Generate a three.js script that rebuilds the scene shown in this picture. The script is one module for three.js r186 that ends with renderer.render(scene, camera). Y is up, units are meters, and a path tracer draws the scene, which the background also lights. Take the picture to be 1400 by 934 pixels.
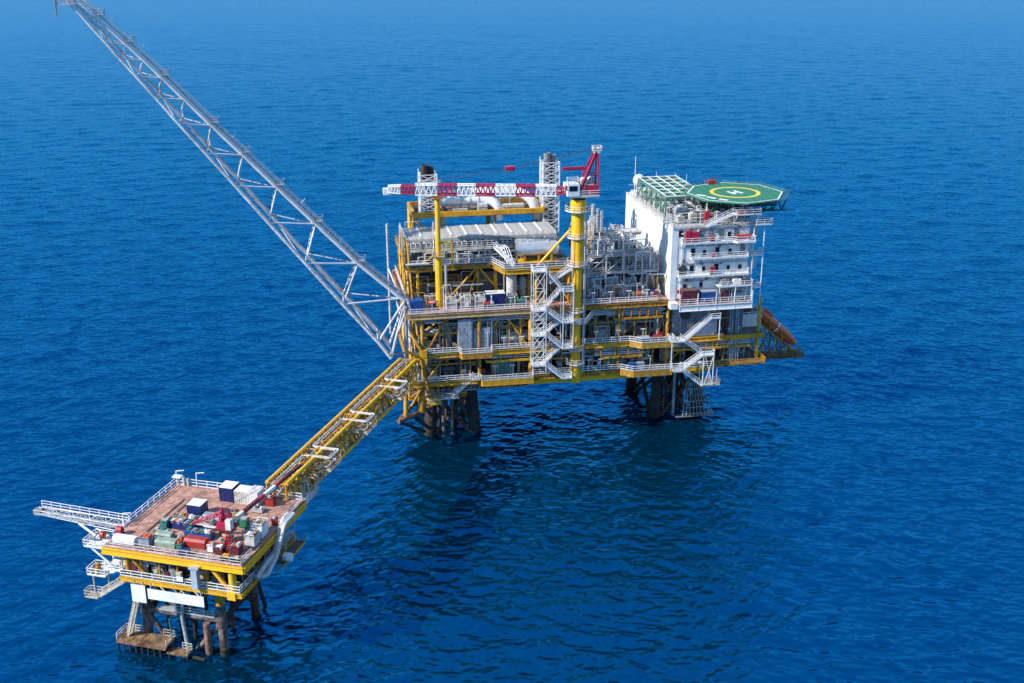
import * as THREE from 'three';

// ---------------------------------------------------------------- camera, sky, sun, exposure
const scene = new THREE.Scene();
const camera = new THREE.PerspectiveCamera(32.55, 1400 / 934, 1, 30000);
camera.position.set(-26.03, 111, 240.52);
{
  const yaw = 10.8 * Math.PI / 180, pit = 19.5 * Math.PI / 180;
  camera.lookAt(camera.position.clone().add(new THREE.Vector3(Math.sin(yaw) * Math.cos(pit), -Math.sin(pit), -Math.cos(yaw) * Math.cos(pit))));
}
const renderer = new THREE.WebGLRenderer({ antialias: true });
renderer.setSize(1024, 683);
renderer.toneMapping = THREE.LinearToneMapping;
renderer.toneMappingExposure = 1.72;
renderer.shadowMap.enabled = true;
const sunDir = new THREE.Vector3(-0.79, 0.56, 0.20).normalize();
{
  const W = 256, H = 128, d = new Float32Array(W * H * 4);
  const zen = [0.09, 0.19, 0.43], mid = [0.21, 0.40, 0.68], hor = [0.28, 0.48, 0.74], low = [0.02, 0.07, 0.2];
  for (let y = 0; y < H; y++) {
    const el = ((y + 0.5) / H - 0.5) * Math.PI, s = Math.sin(el);
    let c;
    if (s < 0) { const t = Math.min(1, -s / 0.03); c = hor.map((v, i) => v + (low[i] - v) * t); }
    else if (s < 0.25) { const t = Math.pow(s / 0.25, 0.8); c = hor.map((v, i) => v + (mid[i] - v) * t); }
    else { const t = (s - 0.25) / 0.75; c = mid.map((v, i) => v + (zen[i] - v) * t); }
    for (let x = 0; x < W; x++) { const o = (y * W + x) * 4; d[o] = c[0]; d[o + 1] = c[1]; d[o + 2] = c[2]; d[o + 3] = 1; }
  }
  const t = new THREE.DataTexture(d, W, H, THREE.RGBAFormat, THREE.FloatType);
  t.mapping = THREE.EquirectangularReflectionMapping; t.magFilter = THREE.LinearFilter; t.needsUpdate = true;
  scene.background = t; scene.environment = t;
}
const sun = new THREE.DirectionalLight(new THREE.Color().setRGB(1, 0.95, 0.86), 4.6);
sun.position.copy(sunDir).multiplyScalar(300).add(new THREE.Vector3(20, 30, 0));
sun.target.position.set(20, 30, 0);
sun.castShadow = true;
sun.shadow.mapSize.set(4096, 4096);
Object.assign(sun.shadow.camera, { left: -140, right: 140, top: 140, bottom: -140, near: 10, far: 700 });
scene.add(sun, sun.target);

// ---------------------------------------------------------------- helpers
let seed = 11;
const rnd = () => { seed = (seed + 0x6d2b79f5) | 0; let t = Math.imul(seed ^ (seed >>> 15), 1 | seed); t = (t + Math.imul(t ^ (t >>> 7), 61 | t)) ^ t; return ((t ^ (t >>> 14)) >>> 0) / 4294967296; };
const rr = (a, b) => a + (b - a) * rnd();
const pick = (a) => a[Math.floor(rnd() * a.length)];
const V = (x, y, z) => new THREE.Vector3(x, y, z);
const v3 = (p) => (p.isVector3 ? p : V(p[0], p[1], p[2]));
const lerp = (a, b, t) => v3(a).clone().lerp(v3(b), t);

class MB {
  constructor() { this.p = []; this.n = []; this.u = []; this.i = []; }
  quad(a, b, c, d, uw = 1, uh = 1) {
    const e1 = b.clone().sub(a), e2 = d.clone().sub(a), n = e1.clone().cross(e2).normalize(), o = this.p.length / 3;
    const lu = e1.length(), lv = e2.length();
    for (const q of [a, b, c, d]) { this.p.push(q.x, q.y, q.z); this.n.push(n.x, n.y, n.z); }
    const ou = (a.x + a.z * 0.7) % 8, ov = a.y % 8;
    this.u.push(ou, ov, ou + lu, ov, ou + lu, ov + lv, ou, ov + lv);
    this.i.push(o, o + 1, o + 2, o, o + 2, o + 3);
    return this;
  }
  frame(c, ax, ay, az) { // box from centre and three half-axes
    const P = (i, j, k) => c.clone().addScaledVector(ax, i).addScaledVector(ay, j).addScaledVector(az, k);
    const a = P(-1, -1, -1), b = P(1, -1, -1), d = P(-1, 1, -1), e = P(1, 1, -1), f = P(-1, -1, 1), g = P(1, -1, 1), h = P(-1, 1, 1), k = P(1, 1, 1);
    this.quad(f, g, k, h); this.quad(b, a, d, e); this.quad(g, b, e, k); this.quad(a, f, h, d); this.quad(h, k, e, d); this.quad(a, b, g, f);
    return this;
  }
  box(x0, x1, y0, y1, z0, z1) {
    return this.frame(V((x0 + x1) / 2, (y0 + y1) / 2, (z0 + z1) / 2), V((x1 - x0) / 2, 0, 0), V(0, (y1 - y0) / 2, 0), V(0, 0, (z1 - z0) / 2));
  }
  cb(cx, cy, cz, sx, sy, sz) { return this.box(cx - sx / 2, cx + sx / 2, cy - sy / 2, cy + sy / 2, cz - sz / 2, cz + sz / 2); }
  bar(a, b, w, h = w) { // rectangular member between two points, h along 'up'
    a = v3(a); b = v3(b);
    const d = b.clone().sub(a), L = d.length(); if (L < 1e-6) return this; d.divideScalar(L);
    const up = Math.abs(d.y) > 0.99 ? V(1, 0, 0) : V(0, 1, 0), s = d.clone().cross(up).normalize(), t = s.clone().cross(d);
    return this.frame(a.clone().lerp(b, 0.5), s.multiplyScalar(w / 2), t.multiplyScalar(h / 2), d.multiplyScalar(-L / 2));
  }
  ibeam(a, b, w, h) { // I section: two flanges and a web
    const dy = h / 2 - h * 0.05;
    a = v3(a); b = v3(b);
    this.bar(a.clone().add(V(0, dy, 0)), b.clone().add(V(0, dy, 0)), w, h * 0.1);
    this.bar(a.clone().add(V(0, -dy, 0)), b.clone().add(V(0, -dy, 0)), w, h * 0.1);
    return this.bar(a, b, w * 0.25, h * 0.8);
  }
  rod(a, b, r, seg = 6, r2 = r, caps = false) {
    a = v3(a); b = v3(b);
    const d = b.clone().sub(a), L = d.length(); if (L < 1e-6) return this; d.divideScalar(L);
    const up = Math.abs(d.y) > 0.95 ? V(1, 0, 0) : V(0, 1, 0), s = d.clone().cross(up).normalize(), t = s.clone().cross(d), o = this.p.length / 3;
    for (let k = 0; k <= seg; k++) {
      const an = k / seg * Math.PI * 2, nx = s.clone().multiplyScalar(Math.cos(an)).addScaledVector(t, Math.sin(an));
      for (const [q, R, vv] of [[a, r, 0], [b, r2, L]]) {
        this.p.push(q.x + nx.x * R, q.y + nx.y * R, q.z + nx.z * R); this.n.push(nx.x, nx.y, nx.z); this.u.push(k / seg * 6.28 * r + (a.x % 8), vv + (a.y % 8));
      }
    }
    for (let k = 0; k < seg; k++) { const q = o + k * 2; this.i.push(q, q + 1, q + 2, q + 2, q + 1, q + 3); }
    if (caps) for (const [c, R, sg] of [[a, r, -1], [b, r2, 1]]) {
      const o2 = this.p.length / 3; this.p.push(c.x, c.y, c.z); this.n.push(d.x * sg, d.y * sg, d.z * sg); this.u.push(0, 0);
      for (let k = 0; k <= seg; k++) {
        const an = k / seg * Math.PI * 2, nx = s.clone().multiplyScalar(Math.cos(an) * R).addScaledVector(t, Math.sin(an) * R);
        this.p.push(c.x + nx.x, c.y + nx.y, c.z + nx.z); this.n.push(d.x * sg, d.y * sg, d.z * sg); this.u.push(nx.x, nx.z);
      }
      for (let k = 1; k <= seg; k++) this.i.push(o2, sg > 0 ? o2 + k + 1 : o2 + k, sg > 0 ? o2 + k : o2 + k + 1);
    }
    return this;
  }
  pipe(pts, r, seg = 7, bend = r * 2.5) { // run of pipe with rounded elbows
    pts = pts.map(v3); const out = [pts[0]];
    for (let k = 1; k < pts.length - 1; k++) {
      const p = pts[k], A = pts[k - 1].clone().sub(p), B = pts[k + 1].clone().sub(p), m = Math.min(bend, A.length() * 0.45, B.length() * 0.45);
      const a = p.clone().addScaledVector(A.normalize(), m), b = p.clone().addScaledVector(B.normalize(), m);
      for (let q = 0; q <= 4; q++) { const t = q / 4; out.push(a.clone().multiplyScalar((1 - t) * (1 - t)).addScaledVector(p, 2 * t * (1 - t)).addScaledVector(b, t * t)); }
    }
    out.push(pts[pts.length - 1]);
    for (let k = 0; k < out.length - 1; k++) { const e = out[k + 1].clone().sub(out[k]).normalize().multiplyScalar(r * 0.12); this.rod(out[k].clone().sub(e), out[k + 1].clone().add(e), r, seg, r, k === 0 || k === out.length - 2); }
    return this;
  }
  add(g, m) {
    const q = g.index ? g : g, P = q.attributes.position, N = q.attributes.normal, U = q.attributes.uv, o = this.p.length / 3, a = V(0, 0, 0), nm = new THREE.Matrix3();
    if (m) nm.getNormalMatrix(m);
    for (let k = 0; k < P.count; k++) {
      a.fromBufferAttribute(P, k); if (m) a.applyMatrix4(m); this.p.push(a.x, a.y, a.z);
      a.fromBufferAttribute(N, k); if (m) a.applyMatrix3(nm).normalize(); this.n.push(a.x, a.y, a.z);
      this.u.push(U ? U.getX(k) * 4 : 0, U ? U.getY(k) * 4 : 0);
    }
    if (q.index) for (let k = 0; k < q.index.count; k++) this.i.push(o + q.index.getX(k)); else for (let k = 0; k < P.count; k++) this.i.push(o + k);
    return this;
  }
  ball(c, r, sy = 1, seg = 10) { const m = new THREE.Matrix4().makeTranslation(c[0], c[1], c[2]).scale(V(r, r * sy, r)); return this.add(new THREE.SphereGeometry(1, seg, Math.ceil(seg * 0.7)), m); }
  prism(pts, y0, y1) { // vertical prism over an outline of [x, z], anticlockwise seen from above gives outward faces either way (two-sided)
    const sh = new THREE.Shape(pts.map(([x, z]) => new THREE.Vector2(x, -z)));
    return this.add(new THREE.ExtrudeGeometry(sh, { depth: y1 - y0, bevelEnabled: false }), new THREE.Matrix4().makeTranslation(0, y0, 0).multiply(new THREE.Matrix4().makeRotationX(-Math.PI / 2)));
  }
  tank(a, b, r, seg = 16) { // vessel with dished ends
    a = v3(a); b = v3(b); const d = b.clone().sub(a).normalize();
    this.rod(a, b, r, seg);
    let pa = a, pb = b, pr = r;
    for (const [h, q] of [[0.22, 0.93], [0.38, 0.72], [0.48, 0.4], [0.5, 0.02]]) {
      const na = a.clone().addScaledVector(d, -h * r), nb = b.clone().addScaledVector(d, h * r);
      this.rod(na, pa, r * q, seg, pr); this.rod(pb, nb, pr, seg, r * q); pa = na; pb = nb; pr = r * q;
    }
    return this;
  }
  geo() {
    const g = new THREE.BufferGeometry();
    g.setAttribute('position', new THREE.Float32BufferAttribute(this.p, 3)); g.setAttribute('normal', new THREE.Float32BufferAttribute(this.n, 3)); g.setAttribute('uv', new THREE.Float32BufferAttribute(this.u, 2)); g.setIndex(this.i);
    return g;
  }
  build(name, mat, parent = scene) { const vs = variants.get(mat), m = new THREE.Mesh(this.geo(), vs ? vs[built++ * 7 % vs.length] : mat); m.name = parent === scene ? numbered(name) : name; m.castShadow = m.receiveShadow = true; parent.add(m); return m; }
}
const variants = new Map(); let built = 0;
const taken = {};
function numbered(n) { const k = taken[n] = (taken[n] ?? -1) + 1; return k ? n + '_' + String(k).padStart(3, '0') : n; }
function tag(o, label, category, group, kind) { o.userData.label = label; if (category) o.userData.category = category; if (group) o.userData.group = group; if (kind) o.userData.kind = kind; return o; }
function thing(name, label, category, pos = [0, 0, 0], turn = 0, group) {
  const o = new THREE.Group(); o.name = numbered(name); o.position.set(...pos); o.rotation.y = turn; scene.add(o); return tag(o, label, category, group);
}
function copy(src, pos, turn, label) { const c = src.clone(); c.name = numbered(src.name.replace(/_\d\d\d$/, '')); c.userData = { ...src.userData }; if (label) c.userData.label = label; c.position.set(...pos); c.rotation.y = turn ?? src.rotation.y; scene.add(c); return c; }
const mb = () => new MB();

// ---------------------------------------------------------------- materials
function noiseGrid(N) { const g = new Float32Array(N * N); for (let k = 0; k < N * N; k++) g[k] = rnd(); return (x, y) => { const xi = Math.floor(x), yi = Math.floor(y), fx = x - xi, fy = y - yi, s = fx * fx * (3 - 2 * fx), t = fy * fy * (3 - 2 * fy), A = (i, j) => g[((j % N) + N) % N * N + ((i % N) + N) % N]; return (A(xi, yi) * (1 - s) + A(xi + 1, yi) * s) * (1 - t) + (A(xi, yi + 1) * (1 - s) + A(xi + 1, yi + 1) * s) * t; }; }
function stain(spread, amount, tint, grain = 0.1) { // paint with grain, rust runs and blotches, 8 m tile
  const S = 512, d = new Uint8Array(S * S * 4), a = noiseGrid(16), b = noiseGrid(64), c = noiseGrid(128), e = noiseGrid(256), n4 = noiseGrid(4);
  for (let y = 0; y < S; y++) for (let x = 0; x < S; x++) {
    const u = x / S, v = y / S;
    const blot = a(u * 16, v * 16) * 0.5 + b(u * 64, v * 64) * 0.3 + c(u * 128, v * 128) * 0.2;
    const run = b(u * 64 + 7, v * 8) * 0.6 + e(u * 256, v * 16) * 0.4;
    let k = Math.max(0, (blot * 0.6 + run * 0.4 - spread) * 5); k = Math.min(1, k) * amount;
    const g = 1 - grain * e(u * 256, v * 256) - grain * 0.9 * a(u * 16 + 3, v * 16 + 9) - grain * 1.1 * n4(u * 4, v * 4), o = (y * S + x) * 4;
    for (let q = 0; q < 3; q++) d[o + q] = 255 * Math.max(0, Math.min(1, g * (1 + (tint[q] - 1) * k)));
    d[o + 3] = 255;
  }
  const t = new THREE.DataTexture(d, S, S); t.wrapS = t.wrapT = THREE.RepeatWrapping; t.magFilter = THREE.LinearFilter; t.repeat.set(1 / 8, 1 / 8); t.colorSpace = THREE.SRGBColorSpace; t.needsUpdate = true; return t;
}
const TX = { clean: stain(0.62, 0.5, [0.8, 0.72, 0.62], 0.07), worn: stain(0.56, 0.8, [0.66, 0.45, 0.3], 0.14), heavy: stain(0.46, 0.9, [0.55, 0.36, 0.25], 0.22), deck: stain(0.5, 0.75, [0.72, 0.62, 0.56], 0.2) };
const mat = (name, rgb, rough = 0.55, tex = TX.worn, metal = 0, extra = {}) => { const m = new THREE.MeshStandardMaterial({ color: new THREE.Color().setRGB(...rgb), roughness: rough, metalness: metal, map: tex, ...extra }); m.name = name; return m; };
const M = {
  yellow: mat('yellow paint', [0.88, 0.44, 0.008], 0.5), yellowClean: mat('yellow paint clean', [0.90, 0.48, 0.008], 0.45, TX.clean),
  white: mat('white paint', [0.80, 0.80, 0.80], 0.5, TX.clean), whiteWorn: mat('weathered white paint', [0.76, 0.75, 0.74], 0.55), cladding: mat('white cladding', [0.82, 0.82, 0.80], 0.6, TX.clean),
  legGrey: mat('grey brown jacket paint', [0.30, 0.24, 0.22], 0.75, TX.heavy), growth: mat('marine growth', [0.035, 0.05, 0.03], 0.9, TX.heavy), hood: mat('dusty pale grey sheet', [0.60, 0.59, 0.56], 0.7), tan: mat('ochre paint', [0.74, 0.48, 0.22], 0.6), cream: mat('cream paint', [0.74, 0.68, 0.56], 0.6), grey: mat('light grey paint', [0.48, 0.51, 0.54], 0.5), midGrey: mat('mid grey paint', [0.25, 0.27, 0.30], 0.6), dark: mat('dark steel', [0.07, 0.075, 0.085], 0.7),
  boom: mat('boom grey paint', [0.74, 0.74, 0.76], 0.45, TX.clean), galv: mat('galvanised steel', [0.56, 0.58, 0.60], 0.42, TX.clean, 0.35), silver: mat('aluminium jacket', [0.72, 0.72, 0.72], 0.35, TX.clean, 0.6),
  red: mat('red paint', [0.50, 0.035, 0.03], 0.5), crimson: mat('crimson paint', [0.42, 0.012, 0.06], 0.45, TX.clean), maroon: mat('maroon paint', [0.17, 0.02, 0.035], 0.6), orange: mat('orange hull', [0.72, 0.11, 0.02], 0.4, TX.clean),
  rust: mat('rusted steel', [0.24, 0.12, 0.075], 0.85, TX.heavy), jacket: mat('dark jacket steel', [0.075, 0.05, 0.042], 0.8, TX.heavy), pinkRust: mat('rust primer', [0.48, 0.25, 0.17], 0.8, TX.heavy), stackTop: mat('scorched steel', [0.11, 0.065, 0.05], 0.85, TX.heavy),
  deckPink: mat('faded red deck paint', [0.78, 0.42, 0.32], 0.85, TX.deck), deckGrey: mat('grey deck grating', [0.22, 0.23, 0.24], 0.85, TX.deck), deckTan: mat('tan plate', [0.44, 0.27, 0.14], 0.85, TX.heavy),
  green: mat('helideck green', [0.04, 0.35, 0.20], 0.75, TX.deck), greenSteel: mat('green steel', [0.10, 0.33, 0.22], 0.6), netGreen: mat('dark green steel', [0.02, 0.10, 0.07], 0.7), markYellow: mat('yellow marking', [0.80, 0.58, 0.03], 0.7, TX.clean), markWhite: mat('white marking', [0.82, 0.82, 0.8], 0.7, TX.clean),
  navy: mat('navy paint', [0.012, 0.03, 0.19], 0.5), blue: mat('blue paint', [0.015, 0.11, 0.42], 0.5), teal: mat('teal paint', [0.05, 0.25, 0.22], 0.55), mint: mat('pale green paint', [0.35, 0.47, 0.38], 0.6), leaf: mat('green paint', [0.03, 0.26, 0.13], 0.55),
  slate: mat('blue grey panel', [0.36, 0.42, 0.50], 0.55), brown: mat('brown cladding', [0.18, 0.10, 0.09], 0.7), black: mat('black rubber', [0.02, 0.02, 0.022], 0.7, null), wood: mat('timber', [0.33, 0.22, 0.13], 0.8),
  glass: new THREE.MeshPhysicalMaterial({ name: 'dark window glass', color: 0x0c1a24, roughness: 0.08, metalness: 0, ior: 1.5 }),
};

// repainted, faded and rust-stained batches of the two main paints
TX.yellow = stain(0.5, 0.85, [0.62, 0.36, 0.3], 0.16);
variants.set(M.yellow, [M.yellow, mat('yellow paint faded', [0.80, 0.47, 0.05], 0.65, TX.yellow), mat('yellow paint stained', [0.74, 0.36, 0.012], 0.6, TX.yellow), mat('yellow paint fresh', [0.92, 0.50, 0.008], 0.45, TX.worn), mat('yellow paint dull', [0.68, 0.38, 0.03], 0.7, TX.yellow)]);
variants.set(M.boom, [M.boom, mat('boom paint pale', [0.80, 0.80, 0.82], 0.5, TX.worn), mat('boom paint dull', [0.62, 0.62, 0.65], 0.6, TX.worn)]);

// ---------------------------------------------------------------- sea
{
  const wind = 1.80; // direction the swell runs, radians from +x towards +z
  const waves = [];
  for (let k = 0; k < 72; k++) {
    const L = 3.0 * Math.pow(9, Math.pow((k + 0.5) / 72, 1.5)), a = wind + (rnd() + rnd() - 1) * 1.45, kk = 2 * Math.PI / L;
    const amp = (L < 8 ? 0.0044 : L < 14 ? 0.0030 : 0.0020) * L * rr(0.5, 1.3);
    waves.push([Math.cos(a) * kk, Math.sin(a) * kk, amp, rnd() * 6.283, L]);
  }
  const cx = -26, cz = 240;
  const ang = [], A0 = -0.44 + 0.1885, A1 = 0.44 + 0.1885; // fan about -z
  const NA = 560; for (let k = 0; k <= NA; k++) ang.push(A0 + (A1 - A0) * k / NA);
  const rest = 90; for (let k = 1; k < rest; k++) ang.push(A1 + (Math.PI * 2 - (A1 - A0)) * k / rest);
  const rad = [0]; { let r = 40; while (r < 26000) { rad.push(r); r *= r < 130 ? 1.02 : r < 2600 ? 1.0035 : 1.06; } rad.push(27000); }
  const nA = ang.length, nR = rad.length, P = new Float32Array(nA * nR * 3), N = new Float32Array(nA * nR * 3), U = new Float32Array(nA * nR * 2), I = new Uint32Array((nR - 1) * nA * 6);
  for (let j = 0; j < nR; j++) for (let i = 0; i < nA; i++) {
    const o = j * nA + i, r = rad[j], x = cx + Math.sin(ang[i]) * r, z = cz - Math.cos(ang[i]) * r;
    let h = 0, dx = 0, dz = 0;
    const inFan = i <= NA, cell = Math.max(r * 0.0036, r * (inFan ? 0.0016 : 0.07));
    for (const [kx, kz, am, ph, L] of waves) {
      const f = Math.min(1, Math.max(0, L / cell / 3 - 0.7)); if (!f) continue;
      const t = kx * x + kz * z + ph, s = Math.sin(t), c = Math.cos(t);
      h += am * f * s; dx += am * f * kx * c; dz += am * f * kz * c;
    }
    P[o * 3] = x; P[o * 3 + 1] = h; P[o * 3 + 2] = z;
    const l = 1 / Math.hypot(dx, 1, dz); N[o * 3] = -dx * l; N[o * 3 + 1] = l; N[o * 3 + 2] = -dz * l;
    U[o * 2] = x / 71; U[o * 2 + 1] = z / 71;
  }
  let q = 0;
  for (let j = 0; j < nR - 1; j++) for (let i = 0; i < nA; i++) { const i2 = (i + 1) % nA, a = j * nA + i, b = j * nA + i2, c = a + nA, d = b + nA; I[q++] = a; I[q++] = b; I[q++] = c; I[q++] = b; I[q++] = d; I[q++] = c; }
  const g = new THREE.BufferGeometry();
  g.setAttribute('position', new THREE.BufferAttribute(P, 3)); g.setAttribute('normal', new THREE.BufferAttribute(N, 3)); g.setAttribute('uv', new THREE.BufferAttribute(U, 2)); g.setIndex(new THREE.BufferAttribute(I, 1));
  // ripples: seamless 71 m tile of short waves
  const S = 1024, hgt = new Float32Array(S * S), rip = [];
  for (let k = 0; k < 110; k++) {
    const L = 1.15 * Math.pow(4.4, rnd()), a = wind + (rnd() + rnd() - 1) * 1.3, n = 71 / L;
    rip.push([Math.round(Math.cos(a) * n), Math.round(Math.sin(a) * n), L * (L > 3.4 ? 0.75 : 1) * rr(0.5, 1.2), rnd() * 6.283]);
  }
  for (const [nx, nz, am, ph] of rip) {
    const cX = new Float32Array(S), sX = new Float32Array(S);
    for (let x = 0; x < S; x++) { const t = nx * x / S * 6.283185307 + ph; cX[x] = Math.cos(t); sX[x] = Math.sin(t); }
    for (let y = 0; y < S; y++) { const t = nz * y / S * 6.283185307, c = Math.cos(t) * am, s = Math.sin(t) * am; for (let x = 0; x < S; x++) hgt[y * S + x] += sX[x] * c + cX[x] * s; }
  }
  let mx = 0; for (const v of hgt) mx = Math.max(mx, Math.abs(v));
  const d = new Float32Array(S * S * 4); for (let k = 0; k < S * S; k++) { const v = hgt[k] / mx, w = v * 0.5 + 0.5; d[k * 4] = d[k * 4 + 1] = d[k * 4 + 2] = w; d[k * 4 + 3] = 1; }
  const bt = new THREE.DataTexture(d, S, S, THREE.RGBAFormat, THREE.FloatType); bt.wrapS = bt.wrapT = THREE.RepeatWrapping; bt.magFilter = THREE.LinearFilter; bt.needsUpdate = true;
  const water = new THREE.MeshPhysicalMaterial({ name: 'sea water', color: new THREE.Color().setRGB(0.0005, 0.107, 0.248), specularColor: new THREE.Color().setRGB(0.0, 0.74, 0.95), metalness: 0.9, roughness: 0.2, ior: 1.34, bumpMap: bt, bumpScale: 0.66 });
  const sea = new THREE.Mesh(g, water); sea.name = 'sea'; sea.receiveShadow = true; scene.add(sea);
  tag(sea, 'deep blue rippled open sea around the platforms', null, null, 'structure');
}

// ---------------------------------------------------------------- builders of steelwork
function rails(path, h = 1.1, mb0 = mb(), r = 0.06, closed = false) { // handrail along points at deck level
  const pts = path.map(v3); if (closed) pts.push(pts[0].clone());
  for (let k = 0; k < pts.length - 1; k++) {
    const a = pts[k], b = pts[k + 1], L = a.distanceTo(b), n = Math.max(1, Math.round(L / 1.9));
    for (const f of [1, 0.55]) mb0.bar(a.clone().add(V(0, h * f, 0)), b.clone().add(V(0, h * f, 0)), r * 1.7, r * 1.7);
    mb0.bar(a.clone().add(V(0, 0.09, 0)), b.clone().add(V(0, 0.09, 0)), 0.03, 0.16);
    for (let q = 0; q <= n; q++) { const p = lerp(a, b, q / n); mb0.bar(p, p.clone().add(V(0, h, 0)), r * 1.6, r * 1.6); }
  }
  return mb0;
}
function flight(parent, a, b, w, m = M.white, name = 'stair_flight', side = null) { // stair from a to b (points at the middle of the tread ends)
  a = v3(a); b = v3(b); const d = b.clone().sub(a), hd = V(d.x, 0, d.z).normalize(), s = hd.clone().cross(V(0, 1, 0)).multiplyScalar(w / 2), g = mb();
  for (const q of [-1, 1]) {
    const o = s.clone().multiplyScalar(q); g.bar(a.clone().add(o), b.clone().add(o), 0.09, 0.32);
    for (const h of [0.55, 1.1]) g.bar(a.clone().add(o).add(V(0, h, 0)), b.clone().add(o).add(V(0, h, 0)), 0.085, 0.085);
    const n = Math.max(2, Math.round(d.length() / 1.5)); for (let k = 0; k <= n; k++) { const p = lerp(a, b, k / n).add(o); g.bar(p, p.clone().add(V(0, 1.1, 0)), 0.07, 0.07); }
  }
  const n = Math.max(3, Math.round(Math.abs(d.y) / 0.24)); for (let k = 0; k < n; k++) { const p = lerp(a, b, (k + 0.5) / n); g.frame(p, s.clone().multiplyScalar(0.95), V(0, 0.025, 0), hd.clone().multiplyScalar(0.14)); }
  return g.build(name, m, parent);
}
function landing(parent, x0, x1, y, z0, z1, m = M.white, open = '', name = 'landing') { // small grating platform with rails; open lists sides without rail (l r f b)
  const L = mb().box(x0, x1, y - 0.18, y, z0, z1).build(name, m, parent), g = mb();
  if (!open.includes('f')) rails([[x0, y, z1], [x1, y, z1]], 1.1, g); if (!open.includes('b')) rails([[x0, y, z0], [x1, y, z0]], 1.1, g);
  if (!open.includes('l')) rails([[x0, y, z0], [x0, y, z1]], 1.1, g); if (!open.includes('r')) rails([[x1, y, z0], [x1, y, z1]], 1.1, g);
  if (g.p.length) g.build('railing', m, L);
  return L;
}
const column = (parent, x, y0, y1, z, r, m = M.yellow, seg = 12, name = 'column') => mb().rod([x, y0, z], [x, y1, z], r, seg, r, true).build(name, m, parent);
const brace = (parent, a, b, r, m = M.yellow, name = 'brace') => mb().rod(a, b, r, 8).build(name, m, parent);
const beam = (parent, a, b, w, h, m = M.yellow, name = 'edge_beam') => {
  const g = mb().ibeam(a, b, w, h); a = v3(a); b = v3(b); const n = Math.floor(a.distanceTo(b) / 1.9); if (name === 'edge_beam') for (let k = 1; k < n; k++) { const p = lerp(a, b, k / n); g.bar(p.clone().add(V(0, -h * 0.44, 0)), p.clone().add(V(0, h * 0.44, 0)), Math.abs(a.x - b.x) > Math.abs(a.z - b.z) ? 0.06 : w * 0.9, Math.abs(a.x - b.x) > Math.abs(a.z - b.z) ? w * 0.9 : 0.06); }
  return g.build(name, m, parent);
};
const pipe = (parent, pts, r, m, name = 'pipe') => mb().pipe(pts, r).build(name, m, parent);
function lattice(parent, a, b, hw, hh, n, r, m, nameA = 'chord', nameB = 'lacing', taper = 1) { // four-chord boom from a to b
  a = v3(a); b = v3(b); const d = b.clone().sub(a).normalize(), s = d.clone().cross(Math.abs(d.y) > 0.9 ? V(1, 0, 0) : V(0, 1, 0)).normalize(), t = s.clone().cross(d);
  const at = (k, i, j) => { const f = k / n, w = 1 + (taper - 1) * f; return lerp(a, b, f).addScaledVector(s, i * hw * w).addScaledVector(t, j * hh * w); };
  for (const [i, j] of [[-1, -1], [1, -1], [1, 1], [-1, 1]]) mb().rod(at(0, i, j), at(n, i, j), r, 6, r * taper).build(nameA, m, parent);
  const g = mb(), c = [[-1, -1], [1, -1], [1, 1], [-1, 1]];
  for (let k = 0; k < n; k++) for (let q = 0; q < 4; q++) { const A = c[q], B = c[(q + 1) % 4]; if (k % 2) g.rod(at(k, ...A), at(k + 1, ...B), r * 0.6, 5); else g.rod(at(k, ...B), at(k + 1, ...A), r * 0.6, 5); g.rod(at(k, ...A), at(k, ...B), r * 0.6, 5); }
  for (let q = 0; q < 4; q++) g.rod(at(n, ...c[q]), at(n, ...c[(q + 1) % 4]), r * 0.6, 5);
  return g.build(nameB, m, parent);
}
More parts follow.
